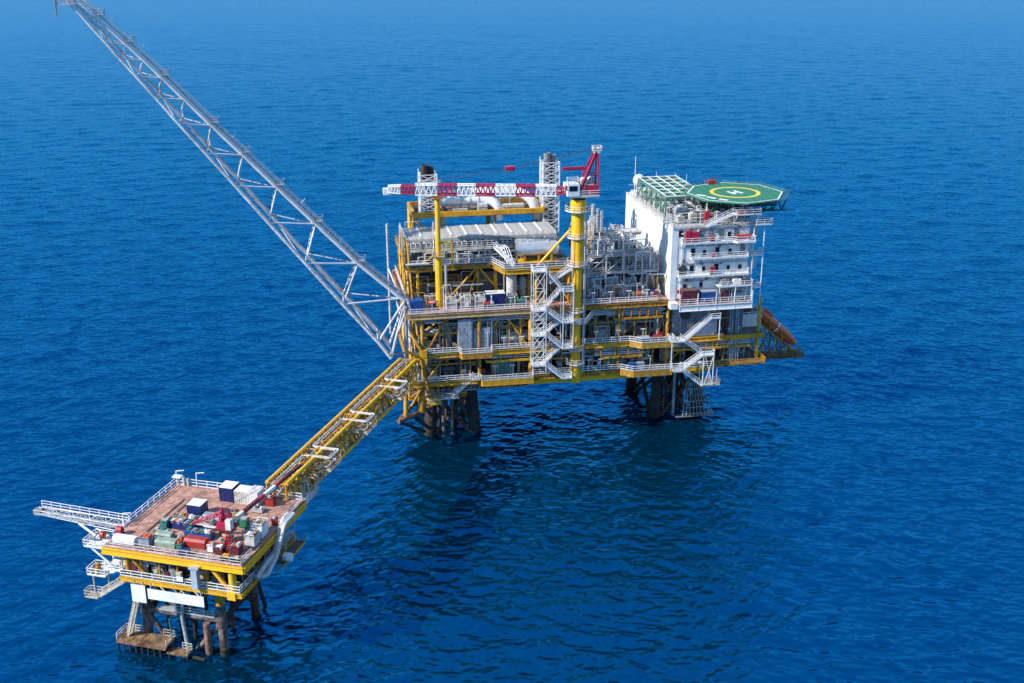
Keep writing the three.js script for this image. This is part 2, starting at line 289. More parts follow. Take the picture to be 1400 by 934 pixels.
// ---------------------------------------------------------------- processing platform: decks, columns, braces
const PX = [0, 12.6, 24.1, 34.4, 44.5, 56, 67, 78], PZ = [-0.4, -12, -24, -35.6];
const LOW = 16.2, MID = 22.8, MAIN = 32, UP = 40.8;
const plat = thing('processing_platform', 'large multi-deck yellow steel processing platform standing on two dark jackets', 'oil platform');
{
  // deck plates
  mb().box(-2, 79, LOW - 0.25, LOW, -36, 0).build('deck_plate', M.deckGrey, plat);
  mb().box(-2, 79, MID - 0.25, MID, -36, 0).build('deck_plate', M.deckGrey, plat);
  mb().box(-3, 57, MAIN - 0.25, MAIN, -36, 0).build('deck_plate', M.deckPink, plat);
  mb().prism([[-2, -36], [34, -36], [34, -1], [18.6, -1], [16.8, -7], [-2, -7]], UP - 0.25, UP).build('deck_plate', M.deckGrey, plat);
  // edge beams, front and left faces
  const E = (a, b, h = 1.0, m = M.yellow) => beam(plat, a, b, 0.55, h, m);
  for (const [x0, x1] of [[-2, 12.4], [24.3, 44.8], [56.6, 79]]) E([x0, LOW - 0.86, 0], [x1, LOW - 0.8, 0], 1.0);
  E([24.3, LOW - 2.0, -0.6], [57, LOW - 2.0, -0.6], 1.3, M.yellowClean);
  for (const [x0, x1] of [[-2, 7.8], [15.2, 46.8], [57, 79]]) E([x0, MID - 0.86, 0], [x1, MID - 0.8, 0], 1.0);
  E([-3, MAIN - 0.86, 0], [24, MAIN - 0.86, 0], 1.0, M.tan); E([24, MAIN - 0.86, 0], [57, MAIN - 0.86, 0], 1.0);
  E([-2, UP - 0.8, -7], [16.8, UP - 0.8, -7]); E([16.8, UP - 0.8, -7], [18.6, UP - 0.8, -1]); E([18.6, UP - 0.8, -1], [34, UP - 0.8, -1]);
  for (const [y, x] of [[LOW, -2], [MID, -2], [MAIN, -3], [UP, -2]]) E([x, y - 0.86, y === UP ? -7 : 0], [x, y - 0.86, -36]);
  for (const [y, x] of [[LOW, 79], [MID, 79], [MAIN, 57]]) E([x, y - 0.86, 0], [x, y - 0.86, -36]);
  // joists under every deck
  for (const [y, x0, x1, zf] of [[LOW, -1, 78, -0.3], [MID, -1, 78, -0.3], [MAIN, -2, 56, -0.3], [UP, -1, 33, -7.2]]) {
    for (const z of PZ) beam(plat, [x0, y - 0.95, Math.min(z, zf) - 0.6], [x1, y - 0.95, Math.min(z, zf) - 0.6], 0.45, 1.2, M.yellow, 'girder');
    const g = mb(); for (let x = x0 + 1.4; x < x1; x += 2.9) g.bar([x, y - 0.6, zf], [x, y - 0.6, -35.8], 0.2, 0.55); g.build('joists', M.yellow, plat).userData.kind = 'stuff';
  }
  // columns
  for (const x of PX) for (const z of PZ) {
    const front = z > -1; if (front && x === 34.4) continue;
    const top = x > 57 ? MAIN - 0.5 : MAIN - 0.3; column(plat, x, LOW - 1.6, top, z - (front ? 0.2 : 0), front ? 0.42 : 0.6, front && (x === 12.6 || x > 40) ? M.yellow : M.yellow, 12);
  }
  for (const x of [5.6]) column(plat, x, LOW, MAIN - 1.4, -3, 0.42);
  for (const x of [0, 13.4, 17.5, 25, 33.5]) for (const z of [-7.3, -20, -35.5]) column(plat, x, MAIN, UP - 0.3, z, 0.38);
  for (const x of [25.6, 33]) column(plat, x, MAIN, UP - 0.3, -1.5, 0.34);
  // lateral bracing on the front frame
  const B = (a, b, r = 0.26, m = M.yellow) => brace(plat, a, b, r, m);
  B([1, MID + 0.3, -0.6], [5.6, MAIN - 1.4, -1.6]); B([1, LOW + 0.3, -0.6], [5, MID - 1.2, -0.9]);
  B([6.4, MAIN + 0.2, -7.3], [13.2, UP - 1.2, -7.3]); B([13.8, UP - 1.2, -7.3], [19.6, MAIN + 0.3, -7.3]); B([13.4, UP - 1.2, -7.4], [11.6, MAIN + 0.2, -8.6], 0.18);
  B([25.6, UP, -1.4], [32.9, 48.6, -1.4], 0.3, M.yellowClean);
  for (const [x0, x1] of [[44.5, 56], [56, 67], [67, 78]]) { B([x0, LOW, -12], [x1, MID - 1.3, -12], 0.3); B([x1, MID, -12], [x0, MAIN - 1.4, -12], 0.3); }
  for (const [x0, x1] of [[0, 12.6], [12.6, 24.1], [24.1, 34.4]]) { B([x1, LOW, -12], [x0, MID - 1.3, -12], 0.3); B([x0, MID, -12], [x1, MAIN - 1.4, -12], 0.3); }
  // more bracing and hangers seen between the decks
  for (const [x0, x1, y0, y1, z] of [[12.8, 18, MID, MAIN - 1.4, -1.2], [23.6, 18.2, MID, MAIN - 1.4, -1.2], [24.6, 30, LOW, MID - 1.4, -1.6], [44, 38, LOW, MID - 1.4, -1.6], [44.8, 50, MID, 27.8, -1.6], [0.6, 6, UP, 44, -7.6], [33.4, 29, MAIN, UP - 1.3, -2], [25.8, 29, MAIN, UP - 1.3, -2], [17.6, 24.6, UP - 1.2, MAIN, -8], [56.6, 62, LOW, MID - 1.4, -1.4], [67, 62, LOW, MID - 1.4, -1.4]]) B([x0, y0, z], [x1, y1, z], 0.22);
  for (const x of [3, 8.6, 10.6, 15.8, 18.8, 21.4, 28, 38.6, 41.4, 47.6, 50.4, 53, 59.6, 63.4, 70.2, 73.6, 76.4]) { column(plat, x, LOW, MID - 1.2, -1.1, 0.13, M.yellow, 7, 'hanger_post'); if (x < 56) column(plat, x + 0.7, MID, MAIN - 1.2, -1.2, 0.13, M.yellow, 7, 'hanger_post'); }
  for (const [y, x0, x1] of [[19.4, 0, 12.4], [19.0, 24.4, 33], [26.6, 0.4, 12], [27.4, 13, 24], [26.8, 36, 43], [36.4, 0, 17], [37, 25, 33], [19.4, 57, 78]]) beam(plat, [x0, y, y > 33 ? -8 : -1.5], [x1, y, y > 33 ? -8 : -1.5], 0.2, 0.32, M.yellow, 'mid_beam');
  // low cellar deck at the bridge end
  mb().box(-3, 10, 11.3, 11.5, -14, -3.2).build('cellar_deck', M.deckTan, plat); for (const [a, b] of [[[-3, 11.1, -3.1], [10, 11.1, -3.1]], [[-3, 11.1, -3.1], [-3, 11.1, -14]]]) E(a, b, 0.8); for (const [x, z] of [[-2.8, -3.3], [3.6, -3.3], [9.8, -3.3], [-2.8, -9], [-2.8, -13.8]]) column(plat, x, 11.2, LOW - 1, z, 0.3); B([-2.8, 11.4, -3.2], [3.4, LOW - 1.2, -3.2], 0.22); B([9.6, 11.4, -3.2], [3.8, LOW - 1.2, -3.2], 0.22); B([-2.9, 11.4, -3.4], [-2.9, LOW - 1.2, -9], 0.22); rails([[-3, 11.5, -13.8], [-3, 11.5, -3.1], [10, 11.5, -3.1]]).build('railing', M.whiteWorn, plat);
  for (let k = 0; k < 9; k++) mb().box(-2 + k * 1.3, -1.1 + k * 1.3, 11.5, 12.6 + (k % 3) * 0.7, -5.6, -4.4).build('valve_skid', [M.maroon, M.midGrey, M.galv, M.cream][k % 4], plat);
  // left end face: V bracing of the upper and middle storeys
  for (const [y0, y1] of [[MAIN, UP - 1.4], [MID, MAIN - 1.4], [LOW, MID - 1.4]]) for (let k = 0; k < 4; k++) {
    const z0 = -1.2 - k * 8.6 - (y0 === MAIN ? 1.6 : 0), z1 = z0 - 4.3, z2 = z0 - 8.6; B([-1.6, y0, z0], [-1.6, y1, z1], 0.24); B([-1.6, y1, z1], [-1.6, y0, Math.max(z2, -35.6)], 0.24);
    column(plat, -1.6, y0, y1, z1, 0.22);
  }
  for (const z of [-7.2, -14, -21]) { B([-1.8, UP, z], [-1.8, 45.4, z - 3.4], 0.22); column(plat, -1.8, UP, 45.6, z, 0.24); }
  column(plat, -4.2, LOW, 44, -34, 0.3, M.whiteWorn, 8, 'riser_pipe'); column(plat, -3.4, 19, MAIN + 1, -2.4, 0.42, M.boom, 10, 'boom_support_post');
  column(plat, -2.2, 22, 33, -5.6, 0.36, M.boom, 10, 'boom_support_post');
  brace(plat, [-3.4, 32, -2.4], [-6.9, 22.6, -1.4], 0.22, M.boom, 'boom_support_brace'); brace(plat, [-3.4, 22.4, -2.4], [-7.4, 22.3, -1.6], 0.26, M.boom, 'boom_support_brace'); brace(plat, [-3.4, 32.6, -2.4], [-4.2, 32.8, -34], 0.2, M.boom, 'boom_support_brace');
  // corner frame that takes the bridge
  B([0, MID, 0.4], [-2.6, 27.5, -0.8], 0.4); B([0, MID - 1, 0.2], [-3.6, 24, 1.6], 0.3);
  mb().box(-0.7, 0.7, MID - 2.3, MID + 0.9, -0.2, 0.9).build('corner_node', M.yellow, plat);
  B([-0.6, MID - 1, 0.8], [1.3, 12.6, 0.4], 0.34); B([-0.2, LOW - 1, 0], [-2.8, 10.2, -0.8], 0.3);
  mb().box(0.6, 3.9, 10.6, 11.1, -3, 0.6).box(0.8, 3.7, 11.1, 12.4, 0.2, 0.55).build('hanging_landing', M.yellow, plat);
  rails([[3.9, 12, 0.4], [7.6, 12, 0.4], [7.6, 12, -2]]).box(0.6, 7.8, 11.75, 11.95, -3, 0.6).build('lower_walkway', M.whiteWorn, plat);
  flight(plat, [6.4, 12.1, -0.4], [11.2, LOW, -0.4], 1.0, M.white);
  landing(plat, 10.4, 12.3, LOW + 0.06, -0.9, 1.4, M.whiteWorn, 'b');
  for (const x of [1, 7.4]) B([x, 11.8, -1.6], [x, LOW - 1.4, -1.6], 0.14);
  mb().box(7, 24, 12.7, 12.9, -6, -1.4).build('service_gantry', M.deckGrey, plat); rails([[7, 12.9, -1.4], [24, 12.9, -1.4]], 1.1, mb()).build('railing', M.whiteWorn, plat);
  for (const x of [9, 14, 19, 23.6]) B([x, 12.7, -3.2], [x, LOW - 1, -3.2], 0.12);
  // balconies standing out of the front face
  const balcony = (x0, x1, y, d, h, m = M.yellow, slope = 1.4) => {
    const b = mb().prism([[x0 + slope, d], [x1, d], [x1, 0.3], [x0, 0.3]], y - h, y - 0.1).build('balcony', m, plat);
    mb().prism([[x0 + slope, d - 0.1], [x1 - 0.1, d - 0.1], [x1 - 0.1, 0.3], [x0 + 0.15, 0.3]], y - 0.1, y + 0.02).build('floor', M.deckGrey, b);
    rails([[x0, y, 0.3], [x0 + slope, y, d], [x1, y, d], [x1, y, 0.3]]).build('railing', M.white, b); return b;
  };
  balcony(12.5, 24.4, LOW, 2.0, 1.45, M.yellow, 0.3); balcony(7.9, 15.1, MID, 2.0, 1.3, M.yellow, 0.5); balcony(44.9, 56.6, LOW, 2.4, 1.6, M.yellow, 2.6); balcony(46.9, 56.9, MID, 2.4, 1.4, M.yellow, 2.4);
  balcony(57, 66.5, LOW - 0.4, 1.4, 1.0, M.yellow, 0.2);
  mb().box(66, 79, LOW - 0.3, LOW - 0.05, 0.25, 2.6).build('side_deck', M.deckTan, plat); rails([[66, LOW, 2.6], [79, LOW, 2.6], [79, LOW, -20]]).build('railing', M.yellow, plat);
  // main railings
  rails([[-2, LOW, 0.3], [12.3, LOW, 0.3]]).build('railing', M.white, plat); rails([[24.6, LOW, 0.3], [44.6, LOW, 0.3]]).build('railing', M.white, plat);
  rails([[0.8, MID, 0.3], [7.8, MID, 0.3]]).build('railing', M.white, plat); rails([[15.2, MID, 0.3], [32.6, MID, 0.3]]).build('railing', M.white, plat); rails([[36.4, MID, 0.3], [46.8, MID, 0.3]]).build('railing', M.white, plat);
  rails([[-3, MAIN, 0.2], [24, MAIN, 0.2]]).build('railing', M.white, plat); rails([[36.4, MAIN, 0.2], [53, MAIN, 0.2]]).build('railing', M.white, plat);
  rails([[-2, UP, -7.1], [16.7, UP, -7.1], [18.5, UP, -1.1], [33.8, UP, -1.1], [33.8, UP, -6]]).build('railing', M.white, plat);
  for (const y of [MID, MAIN]) rails([[-2.4, y, -1], [-2.4, y, -36]]).build('railing', M.white, plat);
  // light poles along the front railings
  for (const [x, y] of [[2.2, MAIN], [7.6, MAIN], [13.5, MAIN], [19.5, MAIN], [23, MAIN], [38, MAIN], [42.2, MAIN], [46.4, MAIN], [50.6, MAIN], [18, MID], [22, MID], [39, MID], [44.2, MID], [50, MID], [16, LOW], [20, LOW], [37.5, LOW], [40.2, LOW], [52, LOW]])
    mb().bar([x, y, 0.25], [x, y + 2.6, 0.25], 0.1, 0.1).bar([x - 0.55, y + 2.6, 0.25], [x + 0.55, y + 2.6, 0.25], 0.2, 0.16).build('light_pole', M.white, plat);
  // pipe racks hung under the deck edges
  const rack = (x0, x1, y0, y1, z, n, step = 2) => {
    const g = mb().bar([x0, y0, z], [x1, y0, z], 0.4, 0.45); for (let x = x0; x <= x1 + 0.01; x += step) g.bar([x, y0, z], [x, y1, z], 0.22, 0.22); const r = g.build('pipe_rack', M.yellow, plat);
    for (let k = 0; k < n; k++) { const y = y0 + 0.55 + (y1 - y0 - 0.8) * k / n, q = rr(0.1, 0.2); mb().rod([x0 - 1.4, y, z - 0.55 - rr(0, 0.5)], [x1 + rr(-0.5, 1.2), y, z - 0.55], q, 7).build('pipe', pick([M.galv, M.silver, M.galv, M.grey]), r); }
  };
  rack(43.2, 54.6, 28.0, 31.0, -0.1, 6); rack(40.4, 50, 18.9, 21.6, -0.1, 4, 3.2); rack(57.2, 76, 19.6, 22, -0.1, 4, 2.7); rack(14, 24, 19.8, 21.6, -0.2, 2, 3.3);
  for (let k = 0; k < 5; k++) pipe(plat, [[24, 30.4 - k * 0.35, -0.4], [32.2, 30.3 - k * 0.35, -0.3], [33.6, 29.2 - k * 0.3, 1.8], [36.2, 29.2 - k * 0.3, 1.8], [38.4, 30.6 - k * 0.35, -0.3], [43, 30.6 - k * 0.35, -0.5]], 0.12, M.galv);
  for (let k = 0; k < 3; k++) pipe(plat, [[15, 30.2 - k * 0.4, -0.5], [31.6, 30.2 - k * 0.4, -0.5]], 0.1, M.galv);
}
// ---------------------------------------------------------------- pipework running through the decks
{
  const mats = [M.galv, M.silver, M.grey, M.whiteWorn, M.midGrey, M.yellow, M.cream, M.galv, M.whiteWorn];
  for (const [y0, y1] of [[LOW, MID - 1.4], [MID, MAIN - 1.5]]) {
    for (let k = 0; k < 26; k++) { // headers along the platform
      const a = rr(-1, 60), b = Math.min(77, a + rr(6, 24)), z = rr(-1.6, -9), y = rr(y0 + (y1 - y0) * 0.35, y1 - 0.2), r = rr(0.09, 0.24), drop = rr(0.8, 3);
      pipe(plat, rnd() < 0.5 ? [[a, y - drop, z], [a, y, z], [b, y, z], [b, y0 + 0.3, z]] : [[a, y, z - 2], [a, y, z], [b, y, z], [b, y - drop, z]], r, pick(mats));
    }
    for (let k = 0; k < 30; k++) { const x = rr(-1, 77), z = rr(-1.4, -6), r = rr(0.08, 0.2), y = rr(y0 + 2, y1); pipe(plat, [[x, y0, z], [x, y, z], [x, y, z - rr(2, 5)]], r, pick(mats)); }
  }
  for (let k = 0; k < 52; k++) { // main deck, left half
    const x = rr(-1, 33), z = rr(-8.5, -13), r = rr(0.08, 0.22), y = rr(MAIN + 2, UP - 1.5), b = Math.min(33, x + rr(2, 9)); pipe(plat, [[x, MAIN, z], [x, y, z], [b, y, z], [b, y - rr(1, 3), z]], r, pick(mats));
  }
  for (let k = 0; k < 44; k++) { // left end
    const z = rr(-3, -32), y = pick([LOW, MID, MAIN]), h = rr(2, 5.5), x = rr(-1.2, 0.8); pipe(plat, [[x, y, z], [x, y + h, z], [x, y + h, z - rr(2, 7)]], rr(0.1, 0.24), pick([M.whiteWorn, M.cream, M.yellow, M.galv, M.pinkRust]));
  }
  for (let k = 0; k < 5; k++) pipe(plat, [[-1.2, MAIN - 1.4 - k * 0.3, -0.9 - k * 0.7], [-1.0, 27 - k * 0.3, -0.9 - k * 0.7], [1.2, 24.6, -0.6 - k * 0.6], [2.2, MID + 0.4, -0.8 - k * 0.6]], 0.17, pick([M.yellow, M.cream, M.white]));
}
// ---------------------------------------------------------------- equipment standing on the decks
const cols = ['first', 'second', 'third', 'fourth', 'fifth', 'sixth', 'seventh', 'eighth'];
const bay = (x) => { let k = 0; while (k < PX.length - 1 && PX[k + 1] < x) k++; return cols[k] + ' bay from flare end'; };
const usedLabels = new Set(), fresh = (l) => { if (usedLabels.has(l)) return false; usedLabels.add(l); return true; };
const deckName = (y) => (y < 20 ? 'lowest deck' : y < 30 ? 'middle deck' : y < 38 ? 'main deck' : 'upper deck');
const cname = new Map([[M.grey, 'light grey'], [M.midGrey, 'mid grey'], [M.whiteWorn, 'white'], [M.silver, 'silver'], [M.slate, 'blue grey'], [M.dark, 'dark'], [M.cream, 'cream'], [M.teal, 'teal'], [M.leaf, 'green'], [M.red, 'red'], [M.blue, 'blue'], [M.navy, 'navy'], [M.mint, 'pale green'], [M.maroon, 'maroon'], [M.brown, 'brown'], [M.white, 'bright white'], [M.orange, 'orange'], [M.galv, 'galvanised'], [M.yellow, 'yellow']]);
function vVessel(x, y, z, r, h, m, where) {
  const t = thing('pressure_vessel', `${cname.get(m)} upright vessel, ${deckName(y)}, ${where ?? bay(x)}`, 'vessel', [x, y, z], 0, 'upright vessels on the processing platform');
  mb().tank([0, 0.9 + r * 0.5, 0], [0, h, 0], r, 14).build('shell', m, t); mb().rod([0, 0, 0], [0, 1 + r * 0.4, 0], r * 0.92, 14, r * 0.95, true).build('skirt', M.midGrey, t);
  mb().rod([0, h * 0.6, 0], [r + 0.35, h * 0.6, 0], 0.16, 7, 0.16, true).rod([r + 0.3, h * 0.6, 0], [r + 0.4, h * 0.6, 0], 0.28, 9, 0.28, true).build('nozzle', m, t);
  mb().pipe([[0, h + r * 0.4, 0], [0, h + r * 0.5 + 0.9, 0], [-r - 0.5, h + r * 0.5 + 0.9, 0], [-r - 0.5, 0.1, 0]], 0.12).build('overhead_pipe', M.galv, t); return t;
}
function hVessel(x, y, z, r, L, m, where, turn = 0) {
  const t = thing('horizontal_vessel', `${cname.get(m)} horizontal vessel, ${deckName(y)}, ${where ?? bay(x)}`, 'vessel', [x, y, z], turn, 'horizontal vessels on the processing platform');
  const c = r + 0.55; mb().tank([-L / 2, c, 0], [L / 2, c, 0], r, 16).build('shell', m, t);
  for (const s of [-1, 1]) mb().box(s * L * 0.3 - 0.2, s * L * 0.3 + 0.2, 0, c - r * 0.55, -r * 0.8, r * 0.8).build('saddle', M.midGrey, t);
  for (const q of [0, L * 0.3]) mb().rod([q, c, 0], [q, c + r + 0.45, 0], q ? 0.15 : 0.25, 8, q ? 0.15 : 0.25, true).build('nozzle', m, t); return t;
}
function skid(x, y, z, w, h, d, m, where) { // equipment package: base frame, enclosure with louvres, pipes
  const t = thing('equipment_skid', `${cname.get(m)} framed equipment package, ${deckName(y)}, ${where ?? bay(x)}`, 'equipment', [x, y, z], 0, 'equipment packages on the processing platform');
  mb().box(-w / 2, w / 2, 0, 0.25, -d / 2, d / 2).build('base_frame', M.midGrey, t);
  mb().box(-w * 0.42, w * 0.42, 0.25, h * 0.72, -d * 0.42, d * 0.42).build('enclosure', m, t);
  const f = mb(); for (const i of [-1, 1]) for (const k of [-1, 1]) f.bar([i * w * 0.49, 0.25, k * d * 0.48], [i * w * 0.49, h, k * d * 0.48], 0.12, 0.12); for (const k of [-1, 1]) { f.bar([-w * 0.49, h, k * d * 0.48], [w * 0.49, h, k * d * 0.48], 0.12, 0.12); f.bar([k * w * 0.49, h, -d * 0.48], [k * w * 0.49, h, d * 0.48], 0.12, 0.12); } f.build('frame', pick([M.whiteWorn, M.grey, M.galv]), t);
  const lv = mb(); for (let k = 0; k < 4; k++) lv.box(-w * 0.32, w * 0.32, 0.5 + k * h * 0.14, 0.5 + k * h * 0.14 + 0.09, d * 0.42, d * 0.42 + 0.05); lv.build('louvre', M.midGrey, t);
  mb().pipe([[-w * 0.3, h * 0.72, 0], [-w * 0.3, h * 0.95, 0], [w * 0.3, h * 0.95, 0], [w * 0.3, h * 0.5, d * 0.47], [w * 0.3, 0.2, d * 0.47]], 0.1).pipe([[0, h * 0.7, -d * 0.2], [0, h + 0.3, -d * 0.2]], 0.12).build('piping', M.galv, t); return t;
}
function pumpSet(x, y, z, m, where) {
  const t = thing('pump_set', `${cname.get(m)} pump set, ${deckName(y)}, ${where ?? bay(x)}`, 'pump', [x, y, z], 0, 'pump sets on the processing platform');
  mb().box(-1.5, 1.5, 0, 0.3, -0.6, 0.6).build('base_frame', M.midGrey, t); mb().rod([-1.3, 0.95, 0], [0.1, 0.95, 0], 0.55, 12, 0.55, true).box(-0.8, -0.3, 1.4, 1.75, -0.25, 0.25).build('motor', m, t);
  mb().rod([0.3, 0.95, 0], [1.1, 0.95, 0], 0.62, 12, 0.5, true).rod([0.1, 0.95, 0], [0.3, 0.95, 0], 0.15, 8).build('casing', M.grey, t); mb().pipe([[0.7, 1.3, 0], [0.7, 2.6, 0], [0.7, 2.6, -1.2]], 0.17).build('discharge_pipe', M.galv, t); return t;
}
function cabinet(x, y, z, w, h, d, m, where) {
  const t = thing('control_cabinet', `${cname.get(m)} switchgear cabinet, ${deckName(y)}, ${where ?? bay(x)}`, 'cabinet', [x, y, z], 0, 'switchgear cabinets on the processing platform');
  mb().box(-w / 2, w / 2, 0.1, h, -d / 2, d / 2).box(-w / 2 - 0.05, w / 2 + 0.05, h, h + 0.1, -d / 2 - 0.05, d / 2 + 0.08).build('casing', m, t); mb().box(-w / 2, w / 2, 0, 0.1, -d / 2 + 0.05, d / 2 - 0.05).build('plinth', M.dark, t);
  const n = Math.max(2, Math.round(w / 0.9)); for (let k = 0; k < n; k++) { const dr = mb().box(-w / 2 + 0.05 + k * w / n, -w / 2 + (k + 1) * w / n - 0.05, 0.2, h - 0.1, d / 2, d / 2 + 0.05).build('door', m, t); mb().cb(-w / 2 + (k + 0.85) * w / n, h * 0.5, d / 2 + 0.08, 0.06, 0.3, 0.06).build('handle', M.dark, dr); } return t;
}
function container(name, label, x, y, z, w, h, d, m, roofM, turn = 0, parent = null, group) { // freight box with ribbed sides, roof, doors and corner posts
  const t = thing(name, label, 'container', [x, y, z], turn, group);
  const b = mb().box(-w / 2 + 0.05, w / 2 - 0.05, 0.15, h - 0.06, -d / 2 + 0.05, d / 2 - 0.05); const n = Math.round(w / 0.5), nd = Math.round(d / 0.5);
  for (let k = 0; k < n; k++) for (const s of [-1, 1]) b.cb(-w / 2 + 0.2 + (w - 0.4) * (k + 0.5) / n, h / 2, s * (d / 2 - 0.04), 0.2, h - 0.4, 0.07);
  for (let k = 0; k < nd; k++) b.cb(-w / 2 + 0.04, h / 2, -d / 2 + 0.2 + (d - 0.4) * (k + 0.5) / nd, 0.07, h - 0.4, 0.2); b.build('body', m, t);
  mb().box(-w / 2, w / 2, h - 0.06, h + 0.02, -d / 2, d / 2).build('roof', roofM, t);
  const p = mb(); for (const i of [-1, 1]) for (const k of [-1, 1]) p.cb(i * (w / 2 - 0.07), h / 2, k * (d / 2 - 0.07), 0.16, h - 0.1, 0.16); for (const k of [-1, 1]) { p.box(-w / 2, w / 2, 0, 0.18, k * (d / 2 - 0.07) - 0.08, k * (d / 2 - 0.07) + 0.08); p.box(k * (w / 2 - 0.09) - 0.07, k * (w / 2 - 0.09) + 0.07, 0.02, 0.17, -d / 2 + 0.05, d / 2 - 0.05); } p.build('frame', m, t);
  for (const k of [-1, 1]) { const dr = mb().box(w / 2 - 0.03, w / 2 + 0.04, 0.2, h - 0.14, k < 0 ? -d / 2 + 0.16 : 0.03, k < 0 ? -0.03 : d / 2 - 0.16).build('door', m, t); mb().rod([w / 2 + 0.07, 0.3, k * d * 0.2], [w / 2 + 0.07, h - 0.3, k * d * 0.2], 0.03, 5).build('lock_bar', M.galv, dr); } return t;
}
{
  const ms = [M.grey, M.midGrey, M.whiteWorn, M.silver, M.slate, M.dark, M.midGrey, M.brown];
  const used = []; const free = (x, z, w) => { for (const [a, b, c] of used) if (Math.abs(a - x) < (w + c) / 2 && Math.abs(b - z) < 2.6) return false; used.push([x, z, w]); return true; };
  for (const [y, h] of [[LOW, 5], [MID, 7.4]]) {
    used.length = 0;
    for (let k = 0; k < 150 && used.length < 34; k++) {
      const x = rr(1.5, 76), z = pick([-3, -6.2, -9.4]), w = rr(2.2, 5); if (y === MID && x > 56 && z > -4) continue; if (Math.abs(x - 34.4) < 3.4 && z > -4) continue; if (!free(x, z, w)) continue;
      const q = rnd(), wh = `${z > -4 ? 'front row' : z > -8 ? 'second row' : 'third row'}, ${bay(x)}`, ty = q < 0.22 ? 0 : q < 0.42 ? 1 : q < 0.72 ? 2 : q < 0.86 ? 3 : 4; let m = pick(ms); for (let e = 0; e < 30 && !fresh([ty, cname.get(m), y, wh].join()); e++) m = pick(ms);
      if (q < 0.22) vVessel(x, y, z, Math.min(1.1, w / 3), h * rr(0.5, 0.85) - 1, m, wh); else if (q < 0.42) hVessel(x, y, z, rr(0.7, 1.1), w - 0.8, m, wh); else if (q < 0.72) skid(x, y, z, w, h * rr(0.4, 0.8), 2.2, m, wh); else if (q < 0.86) pumpSet(x, y, z, m, wh); else cabinet(x, y, z, w * 0.8, rr(2.2, 3.2), 1.2, m, wh);
    }
  }
  // landmarks on the open decks
  cabinet(9.4, MID, -1.0, 3.0, 7.2, 1.6, M.slate, 'tall, beside the arched balcony'); skid(13.2, MID, -1.4, 4.4, 6.8, 2.2, M.slate, 'with grey racks behind the arched balcony');
  skid(18.6, LOW, -2, 3.6, 4.2, 2.4, M.teal, 'behind the yellow box balcony'); hVessel(20.4, MID, -2.6, 0.9, 4.6, M.cream, 'behind the railing right of the arched balcony');
  container('freight_container', 'small blue freight container on the main deck corner under the flare boom', -1.0, MAIN, -2.2, 2.9, 2.6, 2.4, M.blue, M.blue, 0);
  for (const [x, i] of [[6.6, 'nearest the flare boom'], [9.8, 'in the middle of the three'], [13, 'nearest the navy container']]) {
    const t = thing('chemical_tote', `cream tank unit in white frame on main deck, ${i}`, 'tank', [x, MAIN, -2.6], 0, 'cream tank units along the main deck');
    mb().add(new THREE.BoxGeometry(1.9, 2.2, 1.8), new THREE.Matrix4().makeTranslation(0, 1.4, 0)).rod([0, 2.5, 0], [0, 3, 0], 0.4, 10, 0.4, true).build('body', M.cream, t);
    const f = mb(); for (const a of [-1, 1]) for (const b of [-1, 1]) f.bar([a * 1.08, 0, b * 1.02], [a * 1.08, 3, b * 1.02], 0.12, 0.12); for (const yy of [0.15, 1.5, 3]) for (const a of [-1, 1]) { f.bar([-1.08, yy, a * 1.02], [1.08, yy, a * 1.02], 0.1, 0.1); f.bar([a * 1.08, yy, -1.02], [a * 1.08, yy, 1.02], 0.1, 0.1); } f.build('frame', M.white, t);
  }
  container('freight_container', 'navy freight container with white lid on the main deck beside cream tanks', 16.6, MAIN, -3.2, 4.2, 3.0, 2.6, M.navy, M.white, 0);
  skid(20.2, MAIN, -3.0, 2.6, 2.3, 2.0, M.leaf, 'bright green, right of the navy container'); hVessel(22.4, MAIN, -1.6, 0.55, 1.6, M.teal, 'small, at the deck edge before the stair tower');
  pumpSet(14.9, MAIN, -1.6, M.red, 'red motor beside the navy container'); pumpSet(3.2, MAIN, -4.6, M.orange, 'near the boom rest post'); skid(3, MAIN, -5.6, 3, 2.4, 2, M.brown, 'at the foot of the boom rest post');
  vVessel(20.8, MAIN, -5.6, 1.2, 5.6, M.whiteWorn, 'white, ringed by pipes left of the stair tower'); vVessel(23.4, MAIN, -6.4, 0.9, 4.8, M.grey, 'slim, left of the stair tower');
  for (const [x, m] of [[2, M.dark], [9.5, M.brown], [17, M.midGrey], [25.5, M.dark]]) { // turbine packages inside the upper module
    const t = thing('turbine_package', `${cname.get(m)} turbine enclosure inside the upper module, ${bay(x)}`, 'turbine', [x, MAIN, -14], 0, 'turbine enclosures inside the upper module');
    mb().box(-3, 3, 0.3, 5.6, -3.4, 3.4).build('enclosure', m, t); mb().box(-3.1, 3.1, 0, 0.3, -3.6, 3.6).build('base_frame', M.midGrey, t);
    for (let k = 0; k < 3; k++) mb().box(-2.5 + k * 1.8, -1.1 + k * 1.8, 0.5, 3, 3.4, 3.5).build('door', M.midGrey, t);
    mb().pipe([[0, 5.4, -1], [0, 7, -1], [0, 7, -4]], 0.9, 12).build('intake_duct', M.galv, t);
  }
  for (const [x, y, m, w] of [[47.4, LOW, M.blue, 'blue on the front balcony of the lowest deck'], [49.4, LOW, M.slate, 'on the front balcony beside the blue one']]) { const z = 1.2; const t = thing('storage_bin', `${cname.get(m)} lidded storage bin ${w}`, 'bin', [x, y + 0.02, z]); mb().box(-0.8, 0.8, 0, 1.3, -0.6, 0.6).build('body', m, t); mb().box(-0.86, 0.86, 1.3, 1.5, -0.66, 0.66).build('lid', m, t); }
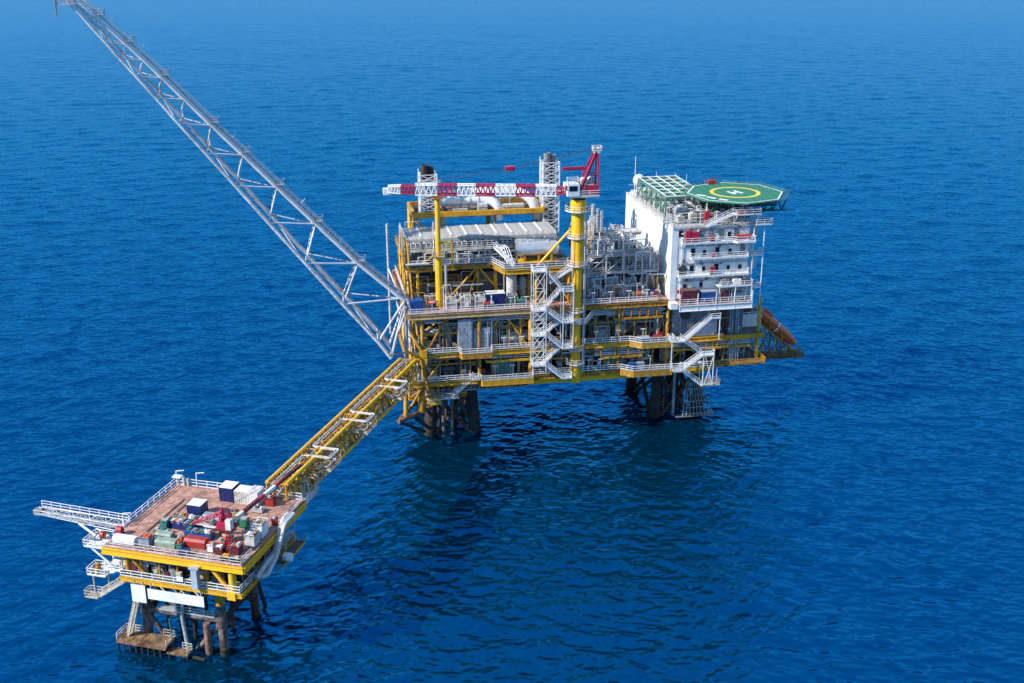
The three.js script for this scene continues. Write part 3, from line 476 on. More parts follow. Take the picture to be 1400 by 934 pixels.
  { const t = thing('fire_water_skid', 'red valve skid on the middle deck balcony', 'equipment', [53.2, MID + 0.02, 1]); mb().box(-1.3, 1.3, 0, 0.2, -0.7, 0.7).build('base_frame', M.midGrey, t); mb().tank([-0.9, 0.8, 0], [0.9, 0.8, 0], 0.5, 12).build('shell', M.red, t); mb().pipe([[0, 1.2, 0], [0, 1.7, 0], [1.1, 1.7, 0], [1.1, 0.3, 0]], 0.12).build('piping', M.red, t); }
  { const t = thing('small_workboat', 'grey covered rescue dinghy on the middle deck balcony', 'boat', [49.8, MID + 0.02, 1.1]); mb().tank([-1.4, 0.7, 0], [1.2, 0.7, 0], 0.6, 12).build('hull', M.slate, t); mb().box(-1.2, 1.1, 0, 0.3, -0.5, 0.5).build('cradle', M.midGrey, t); }
  for (const [x, m] of [[59.6, M.white], [61.8, M.whiteWorn], [64, M.white]]) { const t = thing('life_raft_canister', `white life raft canister on the lowest deck edge, ${x < 60 ? 'nearest the stairs' : x < 63 ? 'in the middle' : 'farthest from the stairs'}`, 'life raft', [x, LOW - 0.38, 0.8], 0, 'life raft canisters below the quarters'); mb().tank([-0.6, 0.65, 0], [0.6, 0.65, 0], 0.42, 12).build('canister', m, t); mb().box(-0.6, -0.4, 0, 0.45, -0.35, 0.35).box(0.4, 0.6, 0, 0.45, -0.35, 0.35).build('cradle', M.grey, t); }
}
// small bright fittings close behind the railings
{
  for (const [y, h, n] of [[LOW, 4.6, 62], [MID, 7, 80], [MAIN, 5.6, 46]]) for (let k = 0; k < n; k++) {
    const x = y === MAIN ? pick([rr(0, 23), rr(36, 54)]) : rr(0, 76), z = rr(-0.8, -3.4) - (y === MAIN ? 0.6 : 0), a = rr(1, h), q = rnd(); if (Math.abs(x - 34.4) < 2.4) continue;
    if (q < 0.45) pipe(plat, [[x, y, z], [x, y + a, z], [x + rr(-2.5, 2.5), y + a, z], [x + rr(-0.3, 0.3) + 2, y + a * 0.4, z - 1]], rr(0.05, 0.13), pick([M.white, M.whiteWorn, M.silver, M.yellow]));
    else if (q < 0.7) mb().box(x - rr(0.2, 0.5), x + rr(0.2, 0.5), y + 0.7, y + 0.7 + rr(0.5, 1.2), z, z + 0.3).bar([x, y, z + 0.1], [x, y + 0.8, z + 0.1], 0.08, 0.08).build('junction_box', pick([M.white, M.grey, M.cream, M.red, M.slate, M.whiteWorn]), plat);
    else if (q < 0.85) mb().rod([x, y, z], [x, y + a * 0.5, z], 0.14, 8).rod([x - 0.35, y + a * 0.5, z], [x + 0.35, y + a * 0.5, z], 0.22, 9, 0.22, true).rod([x, y + a * 0.5, z], [x, y + a * 0.5 + 0.5, z], 0.06, 6).rod([x, y + a * 0.5 + 0.5, z], [x, y + a * 0.5 + 0.56, z], 0.3, 9, 0.3, true).build('valve', pick([M.white, M.red, M.blue, M.galv, M.yellow]), plat);
    else { const L = rr(2, 6); mb().box(x, x + L, y + h - 0.4, y + h - 0.28, z - 0.3, z + 0.3).box(x, x + L, y + h - 0.28, y + h - 0.1, z + 0.26, z + 0.3).build('cable_tray', M.galv, plat); }
  }
}
// bulkheads behind the equipment
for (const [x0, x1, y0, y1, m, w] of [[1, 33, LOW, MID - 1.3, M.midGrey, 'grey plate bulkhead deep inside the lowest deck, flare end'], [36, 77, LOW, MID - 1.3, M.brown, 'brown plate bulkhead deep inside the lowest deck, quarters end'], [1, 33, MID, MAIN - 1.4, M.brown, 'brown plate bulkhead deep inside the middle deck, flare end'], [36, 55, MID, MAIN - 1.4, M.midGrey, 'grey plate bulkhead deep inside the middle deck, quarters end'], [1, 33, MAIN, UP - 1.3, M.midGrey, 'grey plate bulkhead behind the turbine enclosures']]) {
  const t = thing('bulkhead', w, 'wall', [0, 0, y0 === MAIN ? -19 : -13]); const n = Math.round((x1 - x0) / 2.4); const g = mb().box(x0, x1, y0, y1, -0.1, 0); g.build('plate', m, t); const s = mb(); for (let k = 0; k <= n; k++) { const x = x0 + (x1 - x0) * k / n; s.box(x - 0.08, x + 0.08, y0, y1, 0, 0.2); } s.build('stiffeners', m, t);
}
// ---------------------------------------------------------------- upper module: coolers, tank, ducts, stacks
{
  const n = 10, x0 = -2, x1 = 32.4, w = (x1 - x0) / n;
  for (let k = 0; k < n; k++) { // air cooler bays: flat hood with ribs, hanging header drums in front
    const t = thing('air_cooler_bay', `white ribbed cooler hood on the upper deck, ${['leftmost bay', 'second bay from the left', 'third bay from the left', 'fourth bay from the left', 'fifth bay from the left', 'fifth bay from the right', 'fourth bay from the right', 'third bay from the right', 'second bay from the right', 'rightmost bay'][k]}`, 'cooler', [x0 + w * (k + 0.5), 0, 0], 0, 'cooler bays of the upper deck');
    { const h = mb(), pr = [[-21, 45.6], [-21, 46], [-12.6, 46], [-12.0, 45.86], [-11.7, 45.5], [-11.64, 44.9], [-11.9, 44.9], [-12.2, 45.6]]; const sh = new THREE.Shape(pr.map(([z, y]) => new THREE.Vector2(z, y))); h.add(new THREE.ExtrudeGeometry(sh, { depth: w - 0.06, bevelEnabled: false }), new THREE.Matrix4().makeBasis(V(0, 0, 1), V(0, 1, 0), V(-1, 0, 0)).setPosition(w / 2 - 0.03, 0, 0)); h.build('hood', M.hood, t); }
    mb().frame(V(-0.46 * w, 46.05, -16.6), V(0.2, 0, 0), V(0, 0.07, 0), V(0, 0, 4.3)).build('rib', M.white, t);
    for (const s of [-0.3, 0, 0.3]) { mb().tank([s * w, 44.7, -11.4], [s * w, 44.95, -10.3], 0.34, 10).build('header_drum', (k * 3 + Math.round(s * 10)) % 4 ? M.midGrey : M.galv, t); mb().pipe([[s * w + 0.3, 45.1, -10.6], [s * w + 0.3, 45.0, -9.6], [s * w + 0.3, 43.2, -9.4]], 0.1).build('header_pipe', M.galv, t); }
    mb().box(-w / 2 + 0.03, w / 2 - 0.03, 43.5, 44.12, -8.5, -8.3).build('edge_panel', M.cream, t);
    mb().box(-w / 2 + 0.1, w / 2 - 0.1, 44.1, 44.3, -21, -8.4).build('support_floor', M.deckGrey, t);
    for (const z of [-8.8, -14, -20.6]) { const f = mb(); f.bar([-w / 2 + 0.2, 40.8, z], [-w / 2 + 0.2, z > -10 ? 44.2 : 45.6, z], 0.26, 0.26); f.bar([-w / 2, 43.9, z], [w / 2, 43.9, z], 0.24, 0.3); f.build('frame', M.cream, t); }
    rails([[-w / 2, 44.3, -8.5], [w / 2, 44.3, -8.5]]).build('railing', M.whiteWorn, t);
    mb().rod([-w * 0.2, 40.8, -10.5], [-w * 0.2, 43.6, -10.5], 0.5, 10, 0.5, true).rod([w * 0.25, 40.8, -11], [w * 0.25, 42.9, -11], 0.7, 10, 0.7, true).build('fan_motor', pick([M.grey, M.midGrey, M.slate]), t);
  }
  for (let k = 0; k < 40; k++) { const x = rr(-1, 32), b = Math.min(33, x + rr(2, 8)), z = rr(-7.6, -10), y = rr(41.5, 43.6); pipe(plat, [[x, UP, z], [x, y, z], [b, y, z], [b, UP, z]], rr(0.07, 0.17), pick([M.galv, M.whiteWorn, M.cream, M.silver])); }
  for (const x of [-2.4, 6.2, 31.6]) column(plat, x, UP, 46.6, -21.4, 0.1, M.white, 6, 'post');
  mb().box(-2.6, 2.6, 41.2, 41.4, -7, -6.2).build('service_step', M.whiteWorn, plat); rails([[-2.3, 46, -12], [-2.3, 46, -21.4]]).build('railing', M.white, plat);
  pipe(plat, [[-1, 46.1, -21.8], [-1, 47.2, -21.8], [3.4, 47.2, -21.8]], 0.06, M.white); 
  const t = thing('storage_tank', 'large silver horizontal storage drum on the upper deck above the stair tower', 'tank', [26.2, UP, -3.6]);
  mb().tank([-4.1, 3.6, 0], [4.1, 3.6, 0], 1.55, 24).build('shell', M.silver, t); for (const s of [-1, 0.05, 1]) mb().box(s * 3 - 0.22, s * 3 + 0.22, 0, 2.5, -1.2, 1.2).build('saddle', M.yellow, t);
  for (const x of [-2, 2.4]) mb().rod([x, 3.6, 0], [x, 5.5, 0], 0.25, 10, 0.25, true).build('nozzle', M.silver, t);
  mb().box(-4.4, 4.6, 0.75, 1, -1.9, 1.9).build('support_frame', M.yellow, t);
  const t2 = thing('grey_drum', 'dull grey horizontal drum just behind the silver storage drum', 'tank', [26.4, UP, -7.4]); mb().tank([-4, 3.9, 0], [4.4, 3.9, 0], 1.1, 20).build('shell', M.grey, t2); for (const s of [-1, 1]) mb().box(s * 3 - 0.2, s * 3 + 0.2, 0, 3.2, -0.8, 0.8).build('saddle', M.grey, t2);
  flight(plat, [17.2, 44.4, -6.6], [21, UP + 0.05, -3.2], 1, M.white); 
  for (let k = 0; k < 4; k++) pipe(plat, [[18 + k * 0.5, 44.5, -7.5], [18.6 + k * 0.5, 44.3, -5.4], [19.4 + k * 0.5, 41.4, -3]], 0.09, M.white);
  // yellow top frame behind the coolers
  const yf = thing('duct_support_frame', 'yellow box-beam frame carrying the exhaust ducts behind the cooler bank', 'frame');
  for (const [a, b] of [[[1, 48.6, -21.8], [31.6, 48.6, -21.8]], [[1, 49.4, -30], [12, 49.4, -30]], [[18, 49.4, -30], [33.4, 49.4, -30]], [[1, 48.8, -21.8], [1, 48.8, -33]], [[31.6, 48.8, -21.8], [31.6, 48.8, -33]], [[8, 48.4, -21.8], [8, 48.4, -33]], [[20, 48.4, -21.8], [20, 48.4, -33]]]) mb().bar(a, b, 0.7, 1.15).build('box_beam', M.yellow, yf);
  for (const x of [1, 8, 20, 31.6]) for (const z of [-22.4, -29.6, -33]) mb().rod([x, UP, z], [x, 48.4, z], 0.34, 10).build('column', M.yellow, yf);
  for (const [a, b] of [[[1, 48, -22.4], [1, 41.4, -29.6]], [[1, 48, -33], [1, 41.4, -29.6]], [[1, 48, -22.4], [4.4, 44, -22.4]]]) mb().rod(a, b, 0.3, 8).build('brace', M.yellow, yf);
  mb().box(1.6, 31, 47.7, 47.9, -33, -22.3).build('floor', M.deckTan, yf);
  for (const [i, q] of [[0, [[21, 46.6, -23.4], [21, 50, -23.4], [18.4, 51.2, -24.4], [10.4, 51.2, -24.8], [5, 51, -25]]], [1, [[30.6, 46.2, -24.6], [29.6, 50.4, -24.6], [26.6, 52.3, -26.4], [17, 52.3, -27.4], [10, 51.8, -27.4], [6, 51.6, -26]]]]) {
    const d = thing('exhaust_duct', i ? 'longer white exhaust duct curving down beside the far stack, rear one' : 'shorter white exhaust duct bending down behind the coolers, front one', 'duct'); mb().pipe(q, 1.15, 16, 3.4).build('duct', M.white, d); for (const k of [1, 2, 3]) { const p = lerp(q[2], q[3], k / 4); mb().rod([p.x - 0.15, p.y, p.z], [p.x + 0.15, p.y, p.z], 1.28, 16, 1.28, true).build('flange', M.whiteWorn, d); const g = mb(); for (const s of [-1, 1]) g.bar([p.x, 47.9, p.z + s], [p.x, p.y - 0.6, p.z + s], 0.2, 0.2); g.build('trestle', M.cream, d); }
  }
  for (const [x, z, w2, d2, h, m, nm] of [[12, -23.4, 3.4, 1.6, 1.6, M.cream, 'cream louvred box left of the ducts'], [17.2, -22.9, 2.2, 1.2, 2.6, M.whiteWorn, 'white box under the front duct'], [24.4, -23, 5.2, 1.6, 2.2, M.cream, 'cream louvred box under the rear duct']]) { const c = thing('ventilation_box', nm, 'equipment', [x, 47.9, z]); mb().box(-w2 / 2, w2 / 2, 0, h, -d2 / 2, d2 / 2).build('body', m, c); for (let k = 0; k < 4; k++) mb().box(-w2 * 0.44, w2 * 0.44, 0.2 + k * h * 0.2, 0.32 + k * h * 0.2, d2 / 2, d2 / 2 + 0.06).build('louvre', M.midGrey, c); }
  // exhaust stacks: lattice tower round a scorched duct
  for (const [x, z, top, base, lab, m] of [[4.7, -24, 59.2, 47.9, 'white lattice exhaust stack with rust brown duct, nearer the flare boom', M.stackTop], [33.4, -24, 61, 41, 'tall white lattice exhaust stack with grey duct, nearer the crane', M.midGrey]]) {
    const s = thing('exhaust_stack', lab, 'exhaust stack', [x, 0, z]); const hw = 1.9;
    for (const [i, k] of [[-1, -1], [1, -1], [1, 1], [-1, 1]]) mb().bar([i * hw, base, k * hw], [i * hw, top - 1.2 + (i < 0 ? 0.6 : 0), k * hw], 0.24, 0.24).build('leg', M.white, s);
    const N = Math.round((top - base) / 1.9), g = mb();
    for (let q = 0; q <= N; q++) { const y = base + (top - 1.4 - base) * q / N, y2 = base + (top - 1.4 - base) * (q + 1) / N; const c = [[-hw, -hw], [hw, -hw], [hw, hw], [-hw, hw]]; for (let e = 0; e < 4; e++) { const A = c[e], B = c[(e + 1) % 4]; g.bar([A[0], y, A[1]], [B[0], y, B[1]], 0.16, 0.16); if (q < N) { g.bar([A[0], y, A[1]], [B[0], y2, B[1]], 0.15, 0.15); g.bar([B[0], y, B[1]], [A[0], y2, A[1]], 0.15, 0.15); } } }
    g.build('lacing', M.white, s);
    for (const [dx, dz] of [[-0.75, 0.3], [0.75, -0.3]]) { const d = mb().rod([dx, base, dz], [dx, top - 2.6, dz], 0.66, 14).build('duct', M.midGrey, s); mb().rod([dx, top - 2.6, dz], [dx, top + 0.4 - dx * 0.4, dz], 0.72, 14, 0.78).rod([dx, top - 1.2, dz], [dx, top - 1, dz], 0.9, 14, 0.9, true).build('tip', m, d); }
    const L = mb(); for (const o of [-0.25, 0.25]) L.bar([-hw - 0.35, base, o], [-hw - 0.35, top - 1.6, o], 0.08, 0.08); for (let y = base; y < top - 1.6; y += 0.5) L.bar([-hw - 0.35, y, -0.25], [-hw - 0.35, y, 0.25], 0.05, 0.05); L.build('ladder', M.white, s);
    const py = (base + top) / 2 + 2; mb().box(-hw - 0.6, hw + 0.6, py, py + 0.12, hw, hw + 1).build('platform', M.white, s); rails([[-hw - 0.6, py + 0.12, hw + 1], [hw + 0.6, py + 0.12, hw + 1]]).build('railing', M.white, s);
  }
  // crane boom rest
  const br = thing('boom_rest', 'tall yellow post beside the coolers on which the crane jib rests', 'post', [4.4, 0, -4.6]); mb().rod([0, MAIN, 0], [0, 43.4, 0], 0.78, 14, 0.78).build('lower_post', M.yellowClean, br); mb().rod([0, 43.4, 0], [0, 56.3, 0], 0.58, 14, 0.55, true).build('upper_post', M.yellowClean, br);
  mb().box(-1, 1, 56.3, 56.55, -1.5, 1.5).box(-0.9, 0.9, 56.55, 57, 1.3, 1.5).box(-0.9, 0.9, 56.55, 57, -1.5, -1.3).build('cradle', M.yellow, br); mb().box(-1.3, 1.3, 43.4, 43.6, -1.3, 1.3).build('collar_platform', M.yellow, br); rails([[-1.3, 43.6, -1.3], [1.3, 43.6, -1.3], [1.3, 43.6, 1.3], [-1.3, 43.6, 1.3]], 1.1, mb(), 0.05, true).build('railing', M.cream, br);
  mb().bar([0.5, 46.4, 0.1], [3, 46.2, 0.1], 0.3, 0.5).bar([3, 40, 0.1], [3, 46.4, 0.1], 0.34, 0.34).build('side_strut', M.yellow, br);
  mb().rod([1.5, MAIN, 0.4], [1.5, 43, 0.4], 0.3, 10).build('pipe', M.silver, br); mb().rod([-0.9, 40, -0.4], [-0.9, 51, -0.4], 0.16, 8).build('pipe', M.whiteWorn, br);
}
// ---------------------------------------------------------------- pedestal crane
{
  const c = thing('pedestal_crane', 'crimson and white crane on a thick yellow pedestal, jib lowered onto the boom rest', 'crane', [34.5, 0, -0.4]);
  mb().rod([0, 13.6, 0], [0, 17, 0], 1.35, 20, 1.35, true).rod([0, 17, 0], [0, 39.4, 0], 1.12, 20).rod([0, 39.4, 0], [0, 41.2, 0], 1.12, 20, 1.4).rod([0, 41.2, 0], [0, 53.2, 0], 1.4, 20).rod([0, 53.2, 0], [0, 55.8, 0], 1.75, 20, 1.75, true).build('pedestal', M.yellowClean, c);
  for (const [y, R] of [[18.2, 2.2], [21.5, 2.0], [30.5, 2.0], [41.2, 2.3], [47.4, 2.3], [53.4, 2.9]]) {
    const pts = [...Array(12)].map((_, k) => [Math.cos(k / 6 * Math.PI) * R, y, Math.sin(k / 6 * Math.PI) * R]); const p = mb(); p.rod([0, y - 0.15, 0], [0, y, 0], R, 16, R, true); const pl = p.build('ring_platform', y > 50 ? M.cream : M.whiteWorn, c); rails(pts, 1.1, mb(), 0.045, true).build('railing', M.white, pl);
  }
  mb().rod([1.4, 16, 1.1], [1.4, 53, 1.1], 0.16, 8).rod([1.8, 16, 0.6], [1.8, 53, 0.6], 0.12, 8).rod([-1.3, 32, 1.2], [-1.3, 47, 1.2], 0.1, 8).build('service_pipe', M.galv, c);
  mb().rod([0, 55.8, 0], [0, 56.5, 0], 1.5, 20, 1.5, true).build('slew_ring', M.dark, c);
  const sl = mb().box(-2.3, 4.2, 56.5, 56.85, -2.1, 2.1).build('slew_platform', M.whiteWorn, c); rails([[-0.2, 56.85, 2.05], [4.15, 56.85, 2.05], [4.15, 56.85, -2.05], [-0.2, 56.85, -2.05]]).build('railing', M.white, sl);
  const cab = mb().box(-2.9, -0.3, 56.85, 59.4, 0.4, 2.2).box(-2.9, -0.3, 56.85, 59.2, -2.2, -0.5).build('cab', M.white, c); mb().box(-2.96, -2.88, 58, 59.1, 0.6, 2).build('window', M.glass, cab); mb().box(-2.6, -0.8, 58, 59.1, 2.18, 2.25).build('window', M.glass, cab);
  rails([[-2.8, 59.4, 2.1], [-0.4, 59.4, 2.1], [-0.4, 59.4, 0.5], [-2.8, 59.4, 0.5]], 1.3, mb(), 0.05, true).build('railing', M.white, c);
  mb().box(1.4, 3.9, 56.9, 59, -1.7, 1.7).build('engine_housing', M.crimson, c); mb().rod([1, 59.8, -1], [1, 59.8, 1], 0.7, 14, 0.7, true).rod([2.4, 60, -1], [2.4, 60, 1], 0.6, 14, 0.6, true).box(0.6, 3, 59, 59.2, -1.4, 1.4).build('winch', M.whiteWorn, c);
  for (const s of [-1, 1]) { mb().bar([-0.4, 57, s * 1.7], [3.6, 66, s * 0.7], 0.42, 0.5).build('a_frame_leg', M.crimson, c); mb().bar([4, 57, s * 1.7], [4, 66, s * 0.7], 0.34, 0.34).build('a_frame_leg', M.crimson, c); mb().bar([4, 61, s * 1.3], [1.6, 61.4, s * 1.35], 0.2, 0.2).build('a_frame_tie', M.maroon, c); }
  mb().box(3.2, 4.4, 65.6, 66.2, -0.9, 0.9).rod([3.4, 66.4, -0.6], [3.4, 66.4, 0.6], 0.5, 14, 0.5, true).rod([4.3, 66.5, -0.6], [4.3, 66.5, 0.6], 0.38, 12, 0.38, true).build('sheave_block', M.whiteWorn, c); rails([[2.9, 66.2, 0.9], [4.8, 66.2, 0.9], [4.8, 66.2, -0.9], [2.9, 66.2, -0.9]], 0.9, mb(), 0.045, true).build('head_railing', M.white, c);
  mb().bar([-3.6, 62.6, 0.2], [1.4, 62.6, 0.2], 0.5, 0.5).bar([-3.6, 62.1, -0.4], [1.4, 62.1, -0.4], 0.2, 0.2).build('hoist_arm', M.crimson, c);
  // jib in painted sections
  const A = V(-1.9, 57.7, 0), Bt = V(-40.4, 58.2, -6.4), L = A.distanceTo(Bt), at = (f) => lerp(A, Bt, f);
  const cuts = [0, 0.075, 0.19, 0.3, 0.41, 0.52, 0.62, 0.73, 0.85, 0.93, 1], cm = [M.crimson, M.white, M.crimson, M.white, M.crimson, M.white, M.crimson, M.white, M.crimson, M.white];
  for (let k = 0; k < 10; k++) {
    const a = at(cuts[k]), b = at(cuts[k + 1]), d = b.clone().sub(a).normalize(), s = d.clone().cross(V(0, 1, 0)).normalize(), t = V(0, 1, 0), hh = k === 0 ? 0.6 : k > 7 ? 0.75 : 1.05, hb = k < 9 ? hh : 0.6, hw = 1.0, n = k === 0 ? 2 : 4, g = mb();
    const q = (f, i, j) => a.clone().lerp(b, f).addScaledVector(s, i * hw).addScaledVector(t, j * (hh + (hb - hh) * f));
    for (const i of [-1, 1]) for (const j of [-1, 1]) g.rod(q(0, i, j), q(1, i, j), 0.17, 6);
    for (let e = 0; e < n; e++) { const f0 = e / n, f1 = (e + 1) / n, fm = (f0 + f1) / 2; for (const i of [-1, 1]) { g.rod(q(f0, i, -1), q(fm, i, 1), 0.1, 5); g.rod(q(fm, i, 1), q(f1, i, -1), 0.1, 5); } for (const j of [-1, 1]) { g.rod(q(f0, -1, j), q(f1, 1, j), 0.08, 5); g.rod(q(f0, -1, j), q(f0, 1, j), 0.08, 5); } }
    const sec = g.build('jib_section', cm[k], c);
    if (k > 0 && k < 9) { const w = mb(); w.bar(q(0.02, 0, -0.7), q(0.98, 0, -0.7), 0.7, 0.06); w.build('walkway', cm[k] === M.white ? M.galv : M.maroon, sec); }
  }
  mb().box(Bt.x - 1, Bt.x + 0.8, Bt.y - 1.1, Bt.y + 0.2, Bt.z - 0.8, Bt.z + 0.8).build('jib_head', M.white, c);
  mb().box(-15.6, -13.7, 62.1, 63, -2.6, -1.4).rod([-14.6, 62.6, -2.8], [-14.6, 62.6, -1.2], 0.5, 10, 0.5, true).build('bridle_block', M.crimson, c);
  const rp = mb(); for (const s of [-0.5, 0.5]) { rp.rod([3.4, 66.6, s], [-13.8, 62.6, -2 + s], 0.05, 5); rp.rod([-15.4, 62.4, -2 + s], [Bt.x, Bt.y + 0.3, Bt.z + s], 0.03, 4); } rp.build('pendant_rope', M.dark, c);
}
// ---------------------------------------------------------------- grey process module between crane and quarters
{
  const t = thing('process_module', 'grey steel process module packed with pipes between crane and white quarters', 'equipment module');
  const xs = [38.2, 42.4, 46.6, 50.8, 54.6], zs = [-5, -12, -19];
  for (const x of xs) for (const z of zs) mb().bar([x, MAIN, z], [x, x < 51 ? 41.4 : 39.4, z], 0.3, 0.3).build('column', M.whiteWorn, t);
  for (const [y, x1] of [[37.4, 54.6], [41.4, 50.8]]) { for (const z of zs) mb().ibeam([38.2, y, z], [x1, y, z], 0.3, 0.42).build('beam', M.whiteWorn, t); mb().box(38.2, x1, y + 0.22, y + 0.3, -19, -5).build('floor', M.deckGrey, t); rails([[38.2, y + 0.3, -19], [38.2, y + 0.3, -5], [x1, y + 0.3, -5], [x1, y + 0.3, -19]]).build('railing', M.galv, t); }
  for (let k = 0; k < 4; k++) { const a = xs[k], b = xs[k + 1], m = (a + b) / 2; mb().bar([a + 0.3, MAIN, -4.9], [m, 37.2, -4.9], 0.2, 0.2).build('brace', M.galv, t); mb().bar([b - 0.3, MAIN, -4.9], [m, 37.2, -4.9], 0.2, 0.2).build('brace', M.galv, t); if (k < 3) { mb().bar([a, 37.6, -4.9], [b, 41.2, -4.9], 0.16, 0.16).build('brace', M.galv, t); } }
  mb().bar([41, 32, -4.2], [41, 37.8, -4.2], 0.34, 0.34).bar([41, 37.8, -4.2], [46, 37.8, -4.2], 0.34, 0.34).bar([46, 37.8, -4.2], [46, 42.6, -4.2], 0.34, 0.34).bar([46, 42.6, -4.2], [42.6, 42.6, -4.2], 0.34, 0.34).bar([42.6, 42.6, -4.2], [42.6, 43.8, -4.2], 0.34, 0.34).build('cable_duct', M.whiteWorn, t);
  for (let k = 0; k < 150; k++) { const x = rr(38.4, 54), z = rr(-4.4, -17), y0 = pick([MAIN, 37.7, 41.7]), h = rr(1.2, 4.4), b = Math.min(54.4, x + rr(1, 6)); if (y0 > 41 && x > 49) continue; mb().pipe(rnd() < 0.6 ? [[x, y0, z], [x, y0 + h, z], [b, y0 + h, z], [b, y0 + h * rr(0, 0.6), z]] : [[x, y0, z], [x, y0 + h, z], [x, y0 + h, z - rr(2, 5)], [x + 0.6, y0, z - 5]], rr(0.08, 0.24)).build('pipe', pick([M.galv, M.silver, M.whiteWorn, M.white, M.cream, M.white]), t); }
  for (const [y, z, x0, x1] of [[43.6, -9, 40, 49.6], [45.2, -11, 41, 48]]) { mb().box(x0, x1, y, y + 0.1, z - 2.4, z).build('floor', M.deckGrey, t); rails([[x0, y + 0.1, z - 2.4], [x0, y + 0.1, z], [x1, y + 0.1, z], [x1, y + 0.1, z - 2.4]]).build('railing', M.white, t); for (const x of [x0 + 0.1, (x0 + x1) / 2, x1 - 0.1]) mb().bar([x, 41.7, z - 0.1], [x, y, z - 0.1], 0.16, 0.16).build('post', M.whiteWorn, t); }
  for (let k = 0; k < 7; k++) mb().pipe([[36.8 + k * 0.2, 36.4, -6 - k * 1.6], [38.6 + k * 0.2, 39.6, -6 - k * 1.6], [40.6 + k * 0.3, 41.2, -6 - k * 1.6], [41, 44, -7 - k * 1.4]], 0.2).build('sloping_pipe', pick([M.silver, M.whiteWorn, M.cream]), t);
  for (const [x, z, r, h] of [[44.6, -9, 0.7, 3], [48.4, -10, 0.8, 3], [47.2, -15, 0.8, 4], [52.6, -9, 0.8, 2.4]]) mb().tank([x, 41.7 - (x > 51 ? 4 : 0), z], [x, 41.7 - (x > 51 ? 4 : 0) + h, z], r, 14).build('vessel', pick([M.whiteWorn, M.galv, M.silver]), t);
  for (const [x, z, w, h] of [[40, -7, 2.4, 4], [44.2, -7, 2.6, 4.2], [48.6, -7.4, 3, 3.8], [52.6, -7.4, 2.6, 4.4], [44, -14, 5, 4.4], [51, -14, 4, 4.4]]) mb().box(x - w / 2, x + w / 2, MAIN, MAIN + h, z - 1.2, z + 1.2).build('equipment_cabinet', pick([M.slate, M.midGrey, M.grey]), t);
  mb().tank([49, 43.4, -18], [54, 43.4, -18], 0.8, 16).build('vessel', M.whiteWorn, t); mb().tank([36.6, 46.6, -14], [42, 46.6, -14], 0.9, 14).build('vessel', M.whiteWorn, t); mb().box(36.6, 41.4, 41, 45.4, -17, -12).build('equipment_cabinet', M.yellow, t);
  for (const [k, x, h] of [[0, 41.0, 51.6], [1, 42.1, 50.6], [2, 43, 50]]) { const s = thing('vent_stack', `${['tallest', 'middle', 'shortest'][k]} of the three slim grey vent pipes left of the white quarters`, 'vent pipe', [x, 41.75, -12.6], 0, 'slim vent pipes'); mb().rod([0, 0, 0], [0, h - 41.75, 0], 0.42, 12, 0.42, true).build('pipe', M.galv, s); mb().rod([0, h - 43.4, 0], [0, h - 43.1, 0], 0.55, 12, 0.55, true).build('flange', M.galv, s); }
  { const w = thing('lattice_ladder_mast', 'pale lattice mast with ladder in front of the vent pipes', 'mast'); lattice(w, [39.6, 41.7, -10], [40.4, 49.4, -10.4], 0.5, 0.5, 7, 0.1, M.whiteWorn); }
  pumpSet(49.8, MAIN, -2.6, M.orange, 'orange motor in front of the grey module'); pumpSet(53.6, MAIN, -3, M.navy, 'in front of the grey module beside the orange motor'); pumpSet(37.4, MAIN, -3, M.maroon, 'right beside the crane pedestal');
}
// ---------------------------------------------------------------- stair tower at the middle of the front
{
  const s = thing('stair_tower', 'white zigzag stair tower on the platform front left of the crane pedestal', 'stairs');
  const z0 = 0.7, z1 = 3.1, zm = 1.3, zn = 2.5;
  const lv = [[40.9, 'l'], [36.2, 'r'], [32, 'l'], [29, 'r'], [26.2, 'l'], [23, 'r'], [19.2, 'l'], [15.9, 'r']];
  for (const [y, q] of lv) q === 'l' ? landing(s, 24, 26.9, y, z0, z1, M.white, 'r') : landing(s, 30.6, 33, y, z0, z1, M.white, 'l');
  for (let k = 0; k < lv.length - 1; k++) { const A = lv[k], B = lv[k + 1], z = k % 2 ? zm : zn; flight(s, [A[1] === 'l' ? 26.9 : 30.6, A[0], z], [B[1] === 'l' ? 26.9 : 30.6, B[0], z], 1.05); }
  for (const [x, y0, y1] of [[24, 18, 42], [26.9, 18, 42], [30.7, 22.8, 37], [33, 22.8, 37]]) for (const z of [z0, z1]) mb().bar([x, y0, z], [x, y1, z], 0.15, 0.15).build('post', M.white, s);
  for (const z of [z0, z1]) { const g = mb(); for (const [a, b] of [[19.2, 26.2], [32, 40.9], [26.2, 32]]) { const n = 2; for (let k = 0; k < n; k++) { const y = a + (b - a) * k / n, y2 = a + (b - a) * (k + 1) / n; g.bar([24, y, z], [26.9, y2, z], 0.1, 0.1); g.bar([26.9, y, z], [24, y2, z], 0.1, 0.1); g.bar([24, y2, z], [26.9, y2, z], 0.1, 0.1); } } g.build('cross_bracing', M.white, s); }
  flight(s, [28.2, 37.4, 0.2], [34, 41, 0.2], 0.9, M.white);
}
